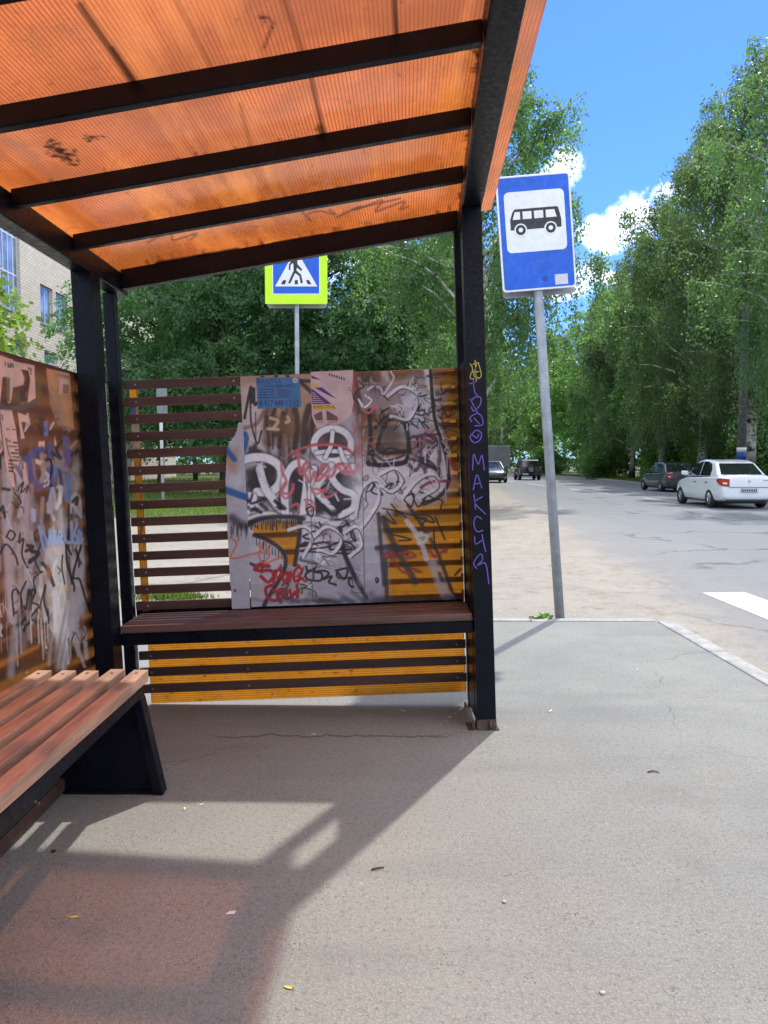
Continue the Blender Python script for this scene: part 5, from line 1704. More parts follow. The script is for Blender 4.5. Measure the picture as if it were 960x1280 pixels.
leaf_thing(93, 1147, .013, 10, 'yellow fallen leaf on the shaded pavement below the long bench', M['leafy'])
leaf_thing(360, 1235, .013, 160, 'yellow fallen leaf at the edge of the sunlit pavement, nearest the viewer', M['leafy'])
leaf_thing(252, 1006, .010, 20, 'pale leaf in the sunlit patch, the one nearer the end wall', M['leafp'])
leaf_thing(231, 1011, .012, 95, 'pale leaf in the sunlit patch just left of another pale leaf', M['leafp'])
leaf_thing(393, 918, .012, 40, 'pale dry leaf beside the crack in front of the end wall seat', M['leafp'])
leaf_thing(505, 889, .012, 5, 'pale dry leaf on the sunlit strip under the end wall', M['leafp'])


def bit(name, px, py, rad, label, cat, mat, flat=.6, seed=1):
    p = on_z(px, py, 0)
    bm = bmesh.new()
    bmesh.ops.create_icosphere(bm, subdivisions=2, radius=rad)
    r_ = random.Random(seed)
    for v_ in bm.verts: v_.co *= r_.uniform(.8, 1.2); v_.co.z *= flat
    me = bpy.data.meshes.new(name); bm.to_mesh(me); bm.free()
    o = link_mesh(name, me, mat, None, True)
    o.location = (p[0], p[1], rad * flat * .7)
    tag(o, label, cat)


bit('pebble', 630, 1128, .007, 'round white pebble on the open sunlit pavement', 'pebble', M['pebble'], .5, 2)
bit('pebble', 753, 1242, .007, 'small pale stone near the bottom edge of the pavement', 'pebble', M['pebble'], .5, 3)
bit('pebble', 67, 1065, .008, 'dark crumb of dirt on the floor by the green board', 'pebble', M['twig'], .6, 4)
for k, (px, py, l) in enumerate(((288, 1142, 'scrap of white paper on the shaded floor'), (688, 890, 'white cigarette butt on the pavement right of the end pillar'), (797, 838, 'white cigarette butt on the pavement near the kerb'))):
    p = on_z(px, py, 0)
    if k == 0:
        o = MB().poly([(-.014, -.006, .001), (.012, -.008, .003), (.016, .004, .006), (-.004, .009, .002)], (0, 0, .0008)).build('paper_scrap', M['scrap'])
        tag(o, l, 'litter')
    else:
        o = MB().tube([(-.016, 0, .004), (.016, .004, .004)], .004, 8).build('cigarette_butt', M['scrap'])
        tag(o, l, 'cigarette butt')
    o.location = tuple(p); o.rotation_euler = (0, 0, k * .7)
p = on_z(472, 1088, 0)
o = MB().tube([(-.02, 0, .003), (0, .004, .006), (.02, .014, .003)], [.0025, .003, .002], 6).build('twig', M['twig'])
o.location = tuple(p); tag(o, 'short dark twig on the sunlit pavement right of the shadow edge', 'twig')
p = on_z(817, 966, 0)
o = MB().tube([(-.025, 0, .003), (0, .008, .006), (.022, -.004, .003)], [.0025, .003, .002], 6).build('twig', M['twig'])
o.location = tuple(p); tag(o, 'small dark twig on the pavement towards the right edge', 'twig')
# ------------------------------------------------------------------ vehicles
def carpaint(name, col, rough=.28, metal=.0):
    m, nt, out = new_mat(name); N = NT(nt)
    v = N.coord('Object')
    z = N.sep(v)[2]
    d = N.math('MULTIPLY', N.ramp(z, (.15, .75, 1, 0)), N.ramp(N.noise(3, 5, .6, v), (.35, .65)))
    c = N.mix(N.math('MULTIPLY', d, .18), col, (.22, .20, .17))
    b = N.n('ShaderNodeBsdfPrincipled', Base__Color=c, Roughness=rough)
    b.inputs['Metallic'].default_value = metal
    b.inputs['Coat Weight'].default_value = .8; b.inputs['Coat Roughness'].default_value = .06
    nt.links.new(b.outputs[0], out.inputs[0])
    return m


m, nt, out = new_mat('car_glass'); N = NT(nt)
b = N.n('ShaderNodeBsdfPrincipled', Base__Color=(.012, .016, .018), Roughness=.03)
b.inputs['Specular IOR Level'].default_value = .9
nt.links.new(b.outputs[0], out.inputs[0]); M['carglass'] = m
M['tyre'] = pmat('tyre_rubber', (.018, .018, .019), .8, var=.2, scale=20)
M['rim'] = pmat('alloy_rim', (.42, .43, .45), .35, metal=.7, var=.1)
M['trim'] = pmat('black_trim', (.015, .015, .017), .5, var=.1)
M['redlamp'] = pmat('red_lamp_lens', (.42, .008, .010), .15, var=.15, coat=1)
M['clearlamp'] = pmat('clear_lamp_lens', (.68, .70, .72), .12, var=.1, coat=1)
M['plate'] = pmat('number_plate_white', (.66, .67, .68), .5, var=.05)
M['amber'] = pmat('amber_lens', (.6, .2, .02), .2)


def lower_body(stations, arches, mat, parent):
    """stations: (y, half width, z bottom, z belt, z top) from rear to front"""
    ring = lambda w, zb, zt, zd: [(0, zb), (w * .80, zb), (w * .93, zb + .05), (w * .985, zb + .20), (w, zb + (zt - zb) * .45), (w * .995, zb + (zt - zb) * .72), (w * .955, zt - .015), (w * .90, zt), (w * .70, zd - .005), (w * .35, zd), (0, zd + .005)]
    bm = bmesh.new()
    rows = []
    for (y, w, zb, zt, zd) in stations:
        h = ring(w, zb, zt, zd)
        full = h + [(-a, b_) for a, b_ in h[-2:0:-1]]
        rows.append([bm.verts.new((a, y, b_)) for a, b_ in full])
    n = len(rows[0])
    for r0, r1 in zip(rows[:-1], rows[1:]):
        for k in range(n):
            bm.faces.new((r0[k], r0[(k + 1) % n], r1[(k + 1) % n], r1[k]))
    bm.faces.new(rows[0][::-1]); bm.faces.new(rows[-1])
    bmesh.ops.recalc_face_normals(bm, faces=bm.faces)
    bmesh.ops.subdivide_edges(bm, edges=bm.edges[:], cuts=1, use_grid_fill=True, smooth=0.0)
    me = bpy.data.meshes.new('body'); bm.to_mesh(me); bm.free()
    o = link_mesh('body', me, [mat, M['trim']], parent, True)
    sub = o.modifiers.new('sub', 'SUBSURF'); sub.levels = sub.render_levels = 2
    cut = []
    for (y, z, r_) in arches:
        c = MB()
        for sx in (-1, 1):
            c.disc_y(sx * .98, y, z, r_, -.28, .28, 32, 1, axis='x')
        co = c.build('arch_cutter', [mat, M['trim']])
        bo = o.modifiers.new('arch', 'BOOLEAN'); bo.operation = 'DIFFERENCE'; bo.object = co; bo.solver = 'EXACT'
        cut.append(co)
    dg = bpy.context.evaluated_depsgraph_get()
    dg.update()
    nm = bpy.data.meshes.new_from_object(o.evaluated_get(dg))
    o.modifiers.clear()
    o.data = nm
    for c in cut: bpy.data.objects.remove(c)
    return o


class Cabin:
    """prism of a side profile with tumblehome; profile: (y,z) from rear base over the roof to the front base"""

    def __init__(self, prof, wb, wr, zb, zr):
        self.p, self.wb, self.wr, self.zb, self.zr = prof, wb, wr, zb, zr

    def x(self, z):
        t = (z - self.zb) / (self.zr - self.zb)
        return self.wb + (self.wr - self.wb) * max(0, min(1.05, t))

    def build(self, mat, parent):
        bm = bmesh.new()
        A = [bm.verts.new((self.x(z), y, z)) for y, z in self.p]
        B = [bm.verts.new((-self.x(z), y, z)) for y, z in self.p]
        bm.faces.new(A); bm.faces.new(B[::-1])
        n = len(A)
        for k in range(n): bm.faces.new((A[k], B[k], B[(k + 1) % n], A[(k + 1) % n]))
        bmesh.ops.recalc_face_normals(bm, faces=bm.faces)
        me = bpy.data.meshes.new('cabin'); bm.to_mesh(me); bm.free()
        o = link_mesh('cabin', me, mat, parent, True)
        b_ = o.modifiers.new('bevel', 'BEVEL'); b_.width = .07; b_.segments = 4; b_.limit_method = 'ANGLE'; b_.angle_limit = R(20)
        o.modifiers.new('wn', 'WEIGHTED_NORMAL')
        return o

    def side(self, pts, sx, off=.004):
        return [(sx * (self.x(z) + off), y, z) for y, z in pts]


def wheel(parent, x, y, r, w, mi_rim='rim'):
    o = thing_part = bpy.data.objects.new('wheel', None)
    COL.objects.link(o); o.parent = parent; o.location = (x, y, r)
    sx = 1 if x > 0 else -1
    prof = [(-w / 2, r * .62), (-w / 2, r * .90), (-w / 2 + .025, r * .985), (0, r), (w / 2 - .025, r * .985), (w / 2, r * .90), (w / 2, r * .62)]
    n = 36
    vs, fs = [], []
    for k in range(n):
        a = 2 * math.pi * k / n
        for px_, rr_ in prof: vs.append((px_, rr_ * math.cos(a), rr_ * math.sin(a)))
    m_ = len(prof)
    for k in range(n):
        for i in range(m_ - 1):
            fs.append((k * m_ + i, k * m_ + i + 1, ((k + 1) % n) * m_ + i + 1, ((k + 1) % n) * m_ + i))
    mb = MB().add(vs, fs, 0, True)
    mb.disc_y(0, 0, 0, r * .62, -w / 2 + .05, w / 2 - .05, 24, 0, axis='x')
    mb.build('tyre', M['tyre'], o)
    mb = MB()
    xo = sx * (w / 2 - .02)
    ringv, ringf = [], []
    for k in range(n):
        a = 2 * math.pi * k / n
        for rr_, dx in ((r * .63, 0), (r * .55, sx * .012), (r * .50, -sx * .03)):
            ringv.append((xo + dx, rr_ * math.cos(a), rr_ * math.sin(a)))
    for k in range(n):
        for i in range(2): ringf.append((k * 3 + i, k * 3 + i + 1, ((k + 1) % n) * 3 + i + 1, ((k + 1) % n) * 3 + i))
    mb.add(ringv, ringf, 0, True)
    for k in range(5):
        a = 2 * math.pi * k / 5 + .3
        d = np.array([0, math.cos(a), math.sin(a)]); s = np.array([0, -math.sin(a), math.cos(a)])
        c0 = np.array([xo, 0, 0])
        mb.poly([c0 + d * r * .08 + s * .035, c0 + d * r * .52 + s * .028, c0 + d * r * .52 - s * .028, c0 + d * r * .08 - s * .035], (-sx * .03, 0, 0))
    mb.disc_y(xo, 0, 0, r * .14, -.02, .006, 16, 0, axis='x')
    mb.build('rim', M[mi_rim], o)
    return o


def on_slope(c, p0, p1, x, t, off=.005):
    """point on the slope between profile points p0 (low) and p1 (high); x = -1..1 across"""
    y = p0[0] + (p1[0] - p0[0]) * t; z = p0[1] + (p1[1] - p0[1]) * t
    nrm = np.array([0, -(p1[1] - p0[1]), (p1[0] - p0[0])]) if p1[0] > p0[0] else np.array([0, (p1[1] - p0[1]), -(p1[0] - p0[0])])
    nrm = nrm / np.linalg.norm(nrm)
    return np.array([x * (c.x(z) - .0), y, z]) + nrm * off


def sedan(name, label, loc, rotz, paint, scale=1.0, dark=False):
    root = thing(name, label, 'car', loc, (0, 0, rotz), 'cars on the road')
    root.scale = (scale,) * 3
    W2 = .85
    st = [(-2.125, W2 * .80, .40, .78, .93), (-2.10, W2 * .90, .30, .90, 1.00), (-1.95, W2 * .96, .23, .955, 1.035), (-1.6, W2 * .99, .20, .965, 1.03), (-1.1, W2, .19, .955, .99), (-.3, W2, .19, .935, .95), (.5, W2, .19, .915, .94), (.95, W2 * .995, .19, .89, .97), (1.4, W2 * .97, .20, .83, .92), (1.8, W2 * .90, .22, .74, .83), (2.05, W2 * .76, .27, .64, .70), (2.125, W2 * .62, .36, .58, .62)]
    body = lower_body(st, ((-1.23, .30, .345), (1.25, .30, .345)), paint, root)
    prof = [(-1.70, .96), (-1.12, 1.40), (-.75, 1.475), (-.15, 1.50), (.25, 1.46), (1.02, .96)]
    cb_ = Cabin(prof, .755, .575, .96, 1.48)
    cab = cb_.build(paint, root)
    # rear window and windscreen
    def slope_glass(nm, p0, p1, t0, t1, k0, k1):
        mb = MB()
        q = [on_slope(cb_, p0, p1, sx * k, t, .006) for t, k, sx in ((t0, k0, -1), (t0, k0, 1), (t1, k1, 1), (t1, k1, -1))]
        n_ = np.cross(q[1] - q[0], q[3] - q[0]); n_ /= np.linalg.norm(n_)
        if n_[2] < 0: n_ = -n_
        mb.poly(q, -n_ * .004)
        return mb.build(nm, M['carglass'], root)
    slope_glass('rear_window', prof[0], prof[1], .16, .94, .86, .86)
    slope_glass('windscreen', prof[5], prof[4], .10, .94, .88, .88)
    for sx in (-1, 1):
        for pts in ([(-.20, .985), (.80, .985), (.30, 1.365), (.02, 1.43), (-.17, 1.44)], [(-.26, .985), (-.23, 1.44), (-.55, 1.435), (-.90, 1.36), (-1.06, 1.18), (-1.06, .985)]):
            mb = MB().poly(cb_.side(pts, sx), (sx * .004, 0, 0))
            mb.build('side_window', M['carglass'], root)
        mb = MB().poly([(sx * (W2 * .9), .70, .98), (sx * (W2 * .9), .84, .98), (sx * (W2 * 1.16), .80, 1.00), (sx * (W2 * 1.16), .70, 1.00)], (0, 0, .14))
        mb.build('wing_mirror', paint, root, bevel=.03, seg=2)
        for y in (.02, -.92):
            mb = MB().box(min(sx * (W2 - .004), sx * (W2 + .016)), max(sx * (W2 - .004), sx * (W2 + .016)), y - .18, y, .775, .80)
            mb.build('door_handle', M['trim'], root, bevel=.004)
        # tail lamp wrapping the corner
        mb = MB()
        o_ = [(.86, -1.84), (.842, -1.99), (.80, -2.075), (.72, -2.125), (.585, -2.140)]
        for (a, b_), (c, d), zt0, zt1, zb0, zb1 in zip(o_[:-1], o_[1:], (.90, .92, .925, .92), (.92, .925, .92, .90), (.84, .74, .70, .68), (.74, .70, .68, .68)):
            mb.add([(sx * a, b_, zb0), (sx * c, d, zb1), (sx * c, d, zt1), (sx * a, b_, zt0), (sx * a * .9, b_ + .09, zb0), (sx * c * .9, d + .09, zb1), (sx * c * .9, d + .09, zt1), (sx * a * .9, b_ + .09, zt0)],
                   [(0, 1, 2, 3), (0, 1, 5, 4), (3, 2, 6, 7)])
        tl_ = mb.build('tail_lamp', M['redlamp'], root)
        mb = MB().poly([(sx * .77, -2.106, .755), (sx * .66, -2.1405, .745), (sx * .66, -2.1405, .80), (sx * .77, -2.106, .81)], (0, -.005, 0))
        mb.build('reversing_lens', M['clearlamp'], tl_)
        mb = MB().poly([(sx * .70, 1.90, .60), (sx * .40, 2.10, .58), (sx * .42, 2.05, .70), (sx * .68, 1.86, .74)], (0, .02, 0))
        mb.build('headlamp', M['clearlamp'], root)
        for y in (-1.23, 1.25): wheel(root, sx * .755, y, .295, .19)
    mb = MB().box(-.26, .26, -2.150, -2.138, .505, .625)
    pl_ = mb.build('number_plate', M['plate'], root, bevel=.004)
    mb = MB()
    r_ = random.Random(4)
    for k in range(9):
        x0 = -.235 + k * .053
        mb.box(x0, x0 + .036, -2.1535, -2.1505, .53, .60)
    mb.box(-.26, .26, -2.1528, -2.1505, .615, .623); mb.box(-.26, .26, -2.1528, -2.1505, .507, .515)
    mb.build('characters', M['trim'], pl_)
    # bumper seam, boot line, lock, badge plate
    mb = MB().box(-.60, .60, -2.141, -2.128, .655, .667)
    mb.build('boot_seam', M['trim'], root)
    MB().disc_y(0, -2.135, .835, .032, -.01, .004, 20).build('badge', M['rim'], root)
    MB().box(.42, .62, -2.138, -2.125, .865, .885).build('boot_lettering', M['rim'], root)
    MB().box(-.62, .62, -2.06, -1.90, .20, .30).build('rear_valance', M['trim'], root, bevel=.03)
    MB().tube([(.5, -2.16, .24), (.5, -1.9, .24)], .03, 12).build('exhaust', M['trim'], root)
    MB().box(-.60, .60, -1.9, 1.9, .16, .24).build('underbody', M['trim'], root)
    MB().box(-.45, .45, 2.05, 2.11, .40, .52).build('grille', M['trim'], root, bevel=.01)
    return root


def Yroad(py): return on_z(480, py, RZ)[1]


white = carpaint('white_car_paint', (.70, .74, .78), .3)
wl = on_z(889, 634.5, RZ)
sedan('parked_car', 'white saloon car with red tail lamps driving away on the road', (wl[0] + .80, wl[1] + 1.25, RZ), R(-1.5), white)
gp = carpaint('dark_grey_car_paint', (.05, .055, .058), .3, .4)
sedan('parked_car', 'dark grey saloon car at the far kerb, ahead of the white car', (14.3, 38.6, RZ), R(-1.0), gp, 1.04).scale.z = .96
bp_ = carpaint('black_car_paint', (.022, .026, .034), .25, .2)
sedan('parked_car', 'dark oncoming car partly hidden by the roadside shelter pillar', (7.85, 56.0, RZ), R(180), bp_, 1.04)


def offroader(label, loc, rotz, paint):
    root = thing('off_road_car', label, 'car', loc, (0, 0, rotz), 'cars on the road')
    st = [(-1.95, .78, .42, .95, 1.02), (-1.9, .86, .36, 1.0, 1.06), (-1.5, .89, .32, 1.02, 1.06), (0, .89, .32, 1.0, 1.05), (.9, .88, .32, .98, 1.06), (1.5, .86, .33, .95, 1.03), (1.95, .80, .36, .86, .93), (2.02, .70, .42, .78, .82)]
    lower_body(st, ((-1.2, .37, .42), (1.25, .37, .42)), paint, root)
    prof = [(-1.90, 1.03), (-1.72, 1.62), (-1.4, 1.70), (.1, 1.70), (.45, 1.62), (1.05, 1.03)]
    c = Cabin(prof, .80, .68, 1.03, 1.70)
    c.build(paint, root)
    q = [on_slope(c, prof[0], prof[1], sx, t, .006) for sx, t in ((-.84, .12), (.84, .12), (.80, .9), (-.80, .9))]
    MB().poly(q, (0, -.004, 0)).build('rear_window', M['carglass'], root)
    for sx in (-1, 1):
        for pts in ([(-1.65, 1.07), (-.85, 1.07), (-.85, 1.58), (-1.5, 1.58)], [(-.78, 1.07), (.0, 1.07), (.0, 1.58), (-.78, 1.58)], [(.07, 1.07), (.85, 1.07), (.40, 1.56), (.07, 1.58)]):
            MB().poly(c.side(pts, sx), (sx * .004, 0, 0)).build('side_window', M['carglass'], root)
        MB().box(sx * .80 - .07, sx * .80 + .07, -1.99, -1.9, .78, 1.12).build('tail_lamp', M['redlamp'], root, bevel=.01)
        MB().box(sx * .98 - .08, sx * .98 + .08, .75, .85, 1.05, 1.22).build('wing_mirror', M['trim'], root, bevel=.02)
        for y in (-1.2, 1.25): wheel(root, sx * .78, y, .36, .23)
    sp = wheel(root, 0, -2.02, .35, .2)
    sp.rotation_euler = (0, 0, R(90)); sp.name = 'spare_wheel'; sp.location = (0, -2.05, .90)
    MB().box(-.82, .82, -2.05, -1.9, .40, .58).build('bumper', M['trim'], root, bevel=.03)
    MB().box(-.66, -.20, -2.066, -2.052, .44, .55).build('number_plate', M['plate'], root)
    for sx in (-.6, .6): MB().beam((sx, -1.35, 1.71), (sx, .1, 1.71), .03, .045).build('roof_rail', M['trim'], root)
    return root


offroader('black off-road car with a spare wheel on its tail, far down the road', (12.0, 64.5, RZ), R(-2), bp_)

# box lorry ahead of it
root = thing('box_lorry', 'grey box lorry far down the road beside the black off-road car', 'lorry', (10.6, 74.5, RZ), (0, 0, R(-1)))
MB().box(-1.17, 1.17, -3.0, 1.4, .85, 3.0).build('cargo_box', pmat('grey_lorry_box', (.20, .205, .225), .6, var=.12, scale=1), root, bevel=.03)
mb = MB()
for x in (-1.15, 0, 1.11): mb.box(x, x + .04, -3.03, -2.998, .87, 2.98)
mb.box(-1.15, 1.15, -3.028, -2.999, .86, .95)
mb.build('rear_door', pmat('grey_door_frame', (.19, .19, .20), .6), root)
MB().poly([(-1.0, 1.55, .6), (-1.0, 3.1, .6), (-1.0, 3.1, 1.4), (-1.0, 2.8, 2.2), (-1.0, 1.55, 2.25)], (2.0, 0, 0)).build('cab', pmat('lorry_cab', (.35, .36, .37), .4), root, bevel=.05, seg=2)
MB().box(-.45, .45, -2.9, 3.0, .5, .84).build('chassis', M['trim'], root)
for sx in (-1, 1):
    for y in (-1.7, 2.3): wheel(root, sx * .92, y, .42, .26)
    MB().box(sx * .9 - .12, sx * .9 + .12, -2.98, -2.9, .6, .75).build('tail_lamp', M['redlamp'], root)
# ------------------------------------------------------------------ trees
def leafmat(name, c1, c2, trans=.45):
    m, nt, out = new_mat(name); N = NT(nt)
    g = nt.nodes.new('ShaderNodeNewGeometry')
    oi = nt.nodes.new('ShaderNodeObjectInfo')
    f = g.outputs['Random Per Island']
    big = N.noise(.35, 3, .6, N.coord('Object'))
    c = N.mix(f, c1, c2)
    c = N.mix(N.ramp(big, (.35, .65, 0, .5)), c, tuple(k * .7 for k in c1))
    hs = N.n('ShaderNodeHueSaturation', Color=c)
    N.put(hs.inputs['Hue'], N.math('MULTIPLY_ADD', oi.outputs['Random'], .03, .485))
    N.put(hs.inputs['Value'], N.math('MULTIPLY_ADD', oi.outputs['Random'], .4, .8))
    tcol = N.mix(1.0, hs.outputs[0], (2.0, 2.2, .95), 'MULTIPLY')
    d = N.n('ShaderNodeBsdfPrincipled', Base__Color=hs.outputs[0], Roughness=.42)
    d.inputs['Specular IOR Level'].default_value = .5
    t = N.n('ShaderNodeBsdfTranslucent', Color=tcol)
    mx = N.n('ShaderNodeMixShader', i0=trans, i1=d.outputs[0], i2=t.outputs[0])
    nt.links.new(mx.outputs[0], out.inputs[0])
    return m


M['birchleaf'] = leafmat('birch_leaves', (.085, .152, .078), (.135, .208, .100), .54)
M['lindenleaf'] = leafmat('linden_leaves', (.075, .165, .092), (.125, .225, .118), .52)
M['mapleleaf'] = leafmat('maple_leaves', (.10, .17, .03), (.16, .24, .05), .5)
M['woodleaf'] = leafmat('wood_leaves', (.088, .165, .060), (.138, .220, .076), .54)
m, nt, out = new_mat('birch_bark'); N = NT(nt); v = N.coord('Object')
f = N.noise(2.2, 6, .7, N.scale(v, (1.2, 1.2, 1)))
f2 = N.noise(9, 4, .6, N.scale(v, (.6, .6, 3)))
z = N.sep(v)[2]
dark = N.math('MAXIMUM', N.ramp(f, (.50, .58)), N.ramp(f2, (.6, .66)))
dark = N.math('MAXIMUM', dark, N.ramp(z, (1.6, .4)))
c = N.mix(dark, (.52, .50, .46), (.035, .032, .030))
b = N.n('ShaderNodeBsdfPrincipled', Base__Color=c, Roughness=.85)
N.put(b.inputs['Normal'], N.bump(f2, .5, .02))
nt.links.new(b.outputs[0], out.inputs[0]); M['birchbark'] = m
M['bark'] = pmat('dark_bark', (.075, .058, .045), .95, var=.3, scale=5, bump=.9, stretch=(3, 3, .6))


def leaves_mesh(name, P, D, S, rng, asp=.62):
    """P points, D long axis, S size -> two-triangle leaf blades"""
    n = len(P)
    A = D / (np.linalg.norm(D, axis=1)[:, None] + 1e-9)
    Rn = rng.normal(size=(n, 3))
    B = np.cross(A, Rn); B /= (np.linalg.norm(B, axis=1)[:, None] + 1e-9)
    C = np.cross(A, B)
    S = S[:, None]
    a = P - A * S * .5
    c = P + A * S * .5
    b = P + B * S * asp * .5 + C * S * .10
    d = P - B * S * asp * .5 + C * S * .10
    V = np.stack([a, b, c, d], 1).reshape(-1, 3)
    me = bpy.data.meshes.new(name)
    me.vertices.add(4 * n); me.loops.add(4 * n); me.polygons.add(n)
    me.vertices.foreach_set('co', V.astype(np.float32).ravel())
    me.loops.foreach_set('vertex_index', np.arange(4 * n, dtype=np.int32))
    me.polygons.foreach_set('loop_start', np.arange(0, 4 * n, 4, dtype=np.int32))
    me.update(calc_edges=True)
    return me


def trunk_line(rng, H, lean=.02, n=9):
    z = np.linspace(0, H, n)
    x = np.cumsum(rng.normal(0, lean, n)) * H / n; y = np.cumsum(rng.normal(0, lean, n)) * H / n
    return np.stack([x - x[0], y - y[0], z - .15], 1)


def tree_proto(name, label, cat, kind, seed, H, Rc, nl, group, leaf=.1, base=.22, bark='bark', lmat='lindenleaf', limbs=34, low=2.5, tr=None):
    rng = np.random.default_rng(seed)
    root = thing(name, label, cat, (0, 0, 0), (0, 0, 0), group)
    T = trunk_line(rng, H * .97, .035)
    r0 = tr if tr else H * .0125
    mb = MB()
    rad = [r0 * (1.25 if k == 0 else (1 - .93 * k / 8)) for k in range(9)]
    mb.tube([tuple(p) for p in T], rad, 10)
    pts, dirs = [], []
    zs = np.array(T[:, 2])
    at = lambda z: np.array([np.interp(z, zs, T[:, k]) for k in range(3)])
    if kind == 'birch':
        strands = []
        for i in range(limbs):
            u = (i + rng.random()) / limbs
            z0 = H * (base + (1 - base) * .93 * u)
            env = Rc * (np.clip((1.02 - u) * 1.9, 0, 1) ** .75) * np.clip(.55 + u * 1.6, 0, 1) * rng.uniform(.7, 1.1)
            az = i * 2.399 + rng.normal(0, .35)
            o2 = np.array([math.cos(az), math.sin(az), 0])
            rise = env * rng.uniform(.55, 1.0) + H * .02
            b0 = at(z0)
            P = [b0 + o2 * env * t + np.array([0, 0, rise * (t * 1.5 - .75 * t * t)]) for t in np.linspace(0, 1, 7)]
            P = [p + rng.normal(0, .06 * env * .3, 3) * (k > 0) for k, p in enumerate(P)]
            mb.tube([tuple(p) for p in P], [max(.012, r0 * .38 * (1 - u * .6) * (1 - .85 * k / 6)) for k in range(7)], 5)
            ns = max(5, int(20 * env / Rc))
            for _ in range(ns):
                t = rng.uniform(.18, 1.0) ** .8
                k = min(5, int(t * 6)); fr = t * 6 - k
                q = P[k] * (1 - fr) + P[k + 1] * fr
                side = np.cross(o2, [0, 0, 1]) * rng.normal(0, .9) + o2 * rng.uniform(-.2, .7)
                strands.append((q, side * rng.uniform(.2, .75), rng.uniform(.35, 1.0) * min(2.6, .17 * H) * (.55 + .6 * (1 - u))))
        w = np.array([s[2] + .4 for s in strands]); w /= w.sum()
        cnt = rng.multinomial(nl, w)
        for (q, side, ln), k in zip(strands, cnt):
            if not k: continue
            t = rng.random(k) ** .85
            p = q + side * np.sqrt(t)[:, None] * 1.0 + np.stack([np.zeros(k), np.zeros(k), -ln * t ** 1.4 + .12 * np.sin(t * 3)], 1)
            p = p + rng.normal(0, .13, (k, 3))
            pts.append(p)
            d = np.tile([0, 0, -1.0], (k, 1)) + rng.normal(0, .75, (k, 3))
            dirs.append(d)
        P = np.concatenate(pts); D = np.concatenate(dirs)
        ok = P[:, 2] > low + .6 * rng.random(len(P)); P, D = P[ok], D[ok]
    else:
        # clumped crown: lobes in an ellipsoid, leaf sprays on the lobes
        cz = H * (base + (1 - base) * .5); hz = H * (1 - base) * .5
        nlobe = limbs
        lob = []
        for i in range(nlobe):
            v_ = rng.normal(size=3); v_ /= np.linalg.norm(v_)
            rr_ = rng.uniform(.45, .95)
            taper = 1 - .28 * max(0, v_[2])
            c = np.array([v_[0] * Rc * rr_ * taper, v_[1] * Rc * rr_ * taper, cz + v_[2] * hz * rr_])
            lob.append((c, rng.uniform(.24, .40) * Rc))
            b0 = at(max(H * base * .8, min(H * .85, c[2] - .35 * np.hypot(c[0], c[1]))))
            mid = (b0 + c) / 2 + np.array([0, 0, .12 * np.linalg.norm(c - b0)])
            mb.tube([tuple(b0), tuple(mid), tuple(c)], [r0 * .38, r0 * .24, .02], 5)
        w = np.array([l[1] ** 2 for l in lob]); w /= w.sum()
        sprays = int(nl / 26)
        for (c, rl), k in zip(lob, rng.multinomial(sprays, w)):
            v_ = rng.normal(size=(k, 3)); v_ /= np.linalg.norm(v_, axis=1)[:, None]
            rad_ = rl * (.55 + .5 * rng.random(k) ** .6) * (1 + .25 * np.sin(v_[:, 0] * 7 + c[0]) * np.cos(v_[:, 2] * 6 + c[1]))
            sc_ = c + v_ * rad_[:, None] * np.array([1, 1, .8])
            out_ = v_ * np.array([1, 1, .3]) + np.array([0, 0, -.25])
            for s_, o_ in zip(sc_, out_):
                a = rng.random(26)
                p = s_ + o_ * (a[:, None] * .75 - .2) + rng.normal(0, .16, (26, 3)) * np.array([1, 1, .55]) - np.array([0, 0, .25]) * (a ** 2)[:, None]
                pts.append(p); dirs.append(o_ + rng.normal(0, .55, (26, 3)) + np.array([0, 0, -.35]))
        P = np.concatenate(pts); D = np.concatenate(dirs)
    S_ = leaf * rng.uniform(.65, 1.35, len(P))
    mb.build('trunk', M[bark], root, fix=False)
    me = leaves_mesh('crown', P, D, S_, rng)
    link_mesh('crown', me, M[lmat], root)
    return root


_used = set()


def plant(proto, x, y, rot, sc, label, group=None, z=-.10, sz=1.0):
    if proto.name not in _used:
        _used.add(proto.name); o = proto
    else:
        o = copy_tree(proto)
    o.location = (x, y, z)
    o.rotation_euler = (0, 0, R(rot))
    o.scale = (sc, sc, sc * sz)
    o['label'] = label
    if group: o['group'] = group
    return o


GB, GW_, GL = 'birches along the road', 'trees of the wood across the road', 'dark trees behind the shelter'
birchA = tree_proto('birch_tree', '', 'tree', 'birch', 1, 18.0, 4.6, 82000, GB, .115, .10, 'birchbark', 'birchleaf', 66, 1.3)
birchB = tree_proto('birch_tree', '', 'tree', 'birch', 2, 16.5, 3.9, 66000, GB, .115, .16, 'birchbark', 'birchleaf', 54)
birchC = tree_proto('birch_tree', '', 'tree', 'birch', 5, 16.0, 3.8, 32000, GB, .17, .10, 'birchbark', 'birchleaf', 50, 1.6)
lindA = tree_proto('linden_tree', '', 'tree', 'clump', 3, 15.0, 5.0, 52000, GL, .18, .10, 'bark', 'lindenleaf', 46)
lindB = tree_proto('linden_tree', '', 'tree', 'clump', 4, 14.0, 4.4, 44000, GL, .18, .11, 'bark', 'lindenleaf', 40)
aspA = tree_proto('broadleaf_tree', '', 'tree', 'clump', 6, 15.0, 3.8, 19000, GW_, .23, .12, 'bark', 'woodleaf', 46)
aspB = tree_proto('broadleaf_tree', '', 'tree', 'clump', 7, 13.0, 4.2, 19000, GW_, .23, .08, 'bark', 'woodleaf', 46)
bush = tree_proto('bush', '', 'bush', 'clump', 8, 3.2, 2.0, 9000, 'bushes at the edge of the wood', .20, .02, 'bark', 'woodleaf', 26, tr=.06)
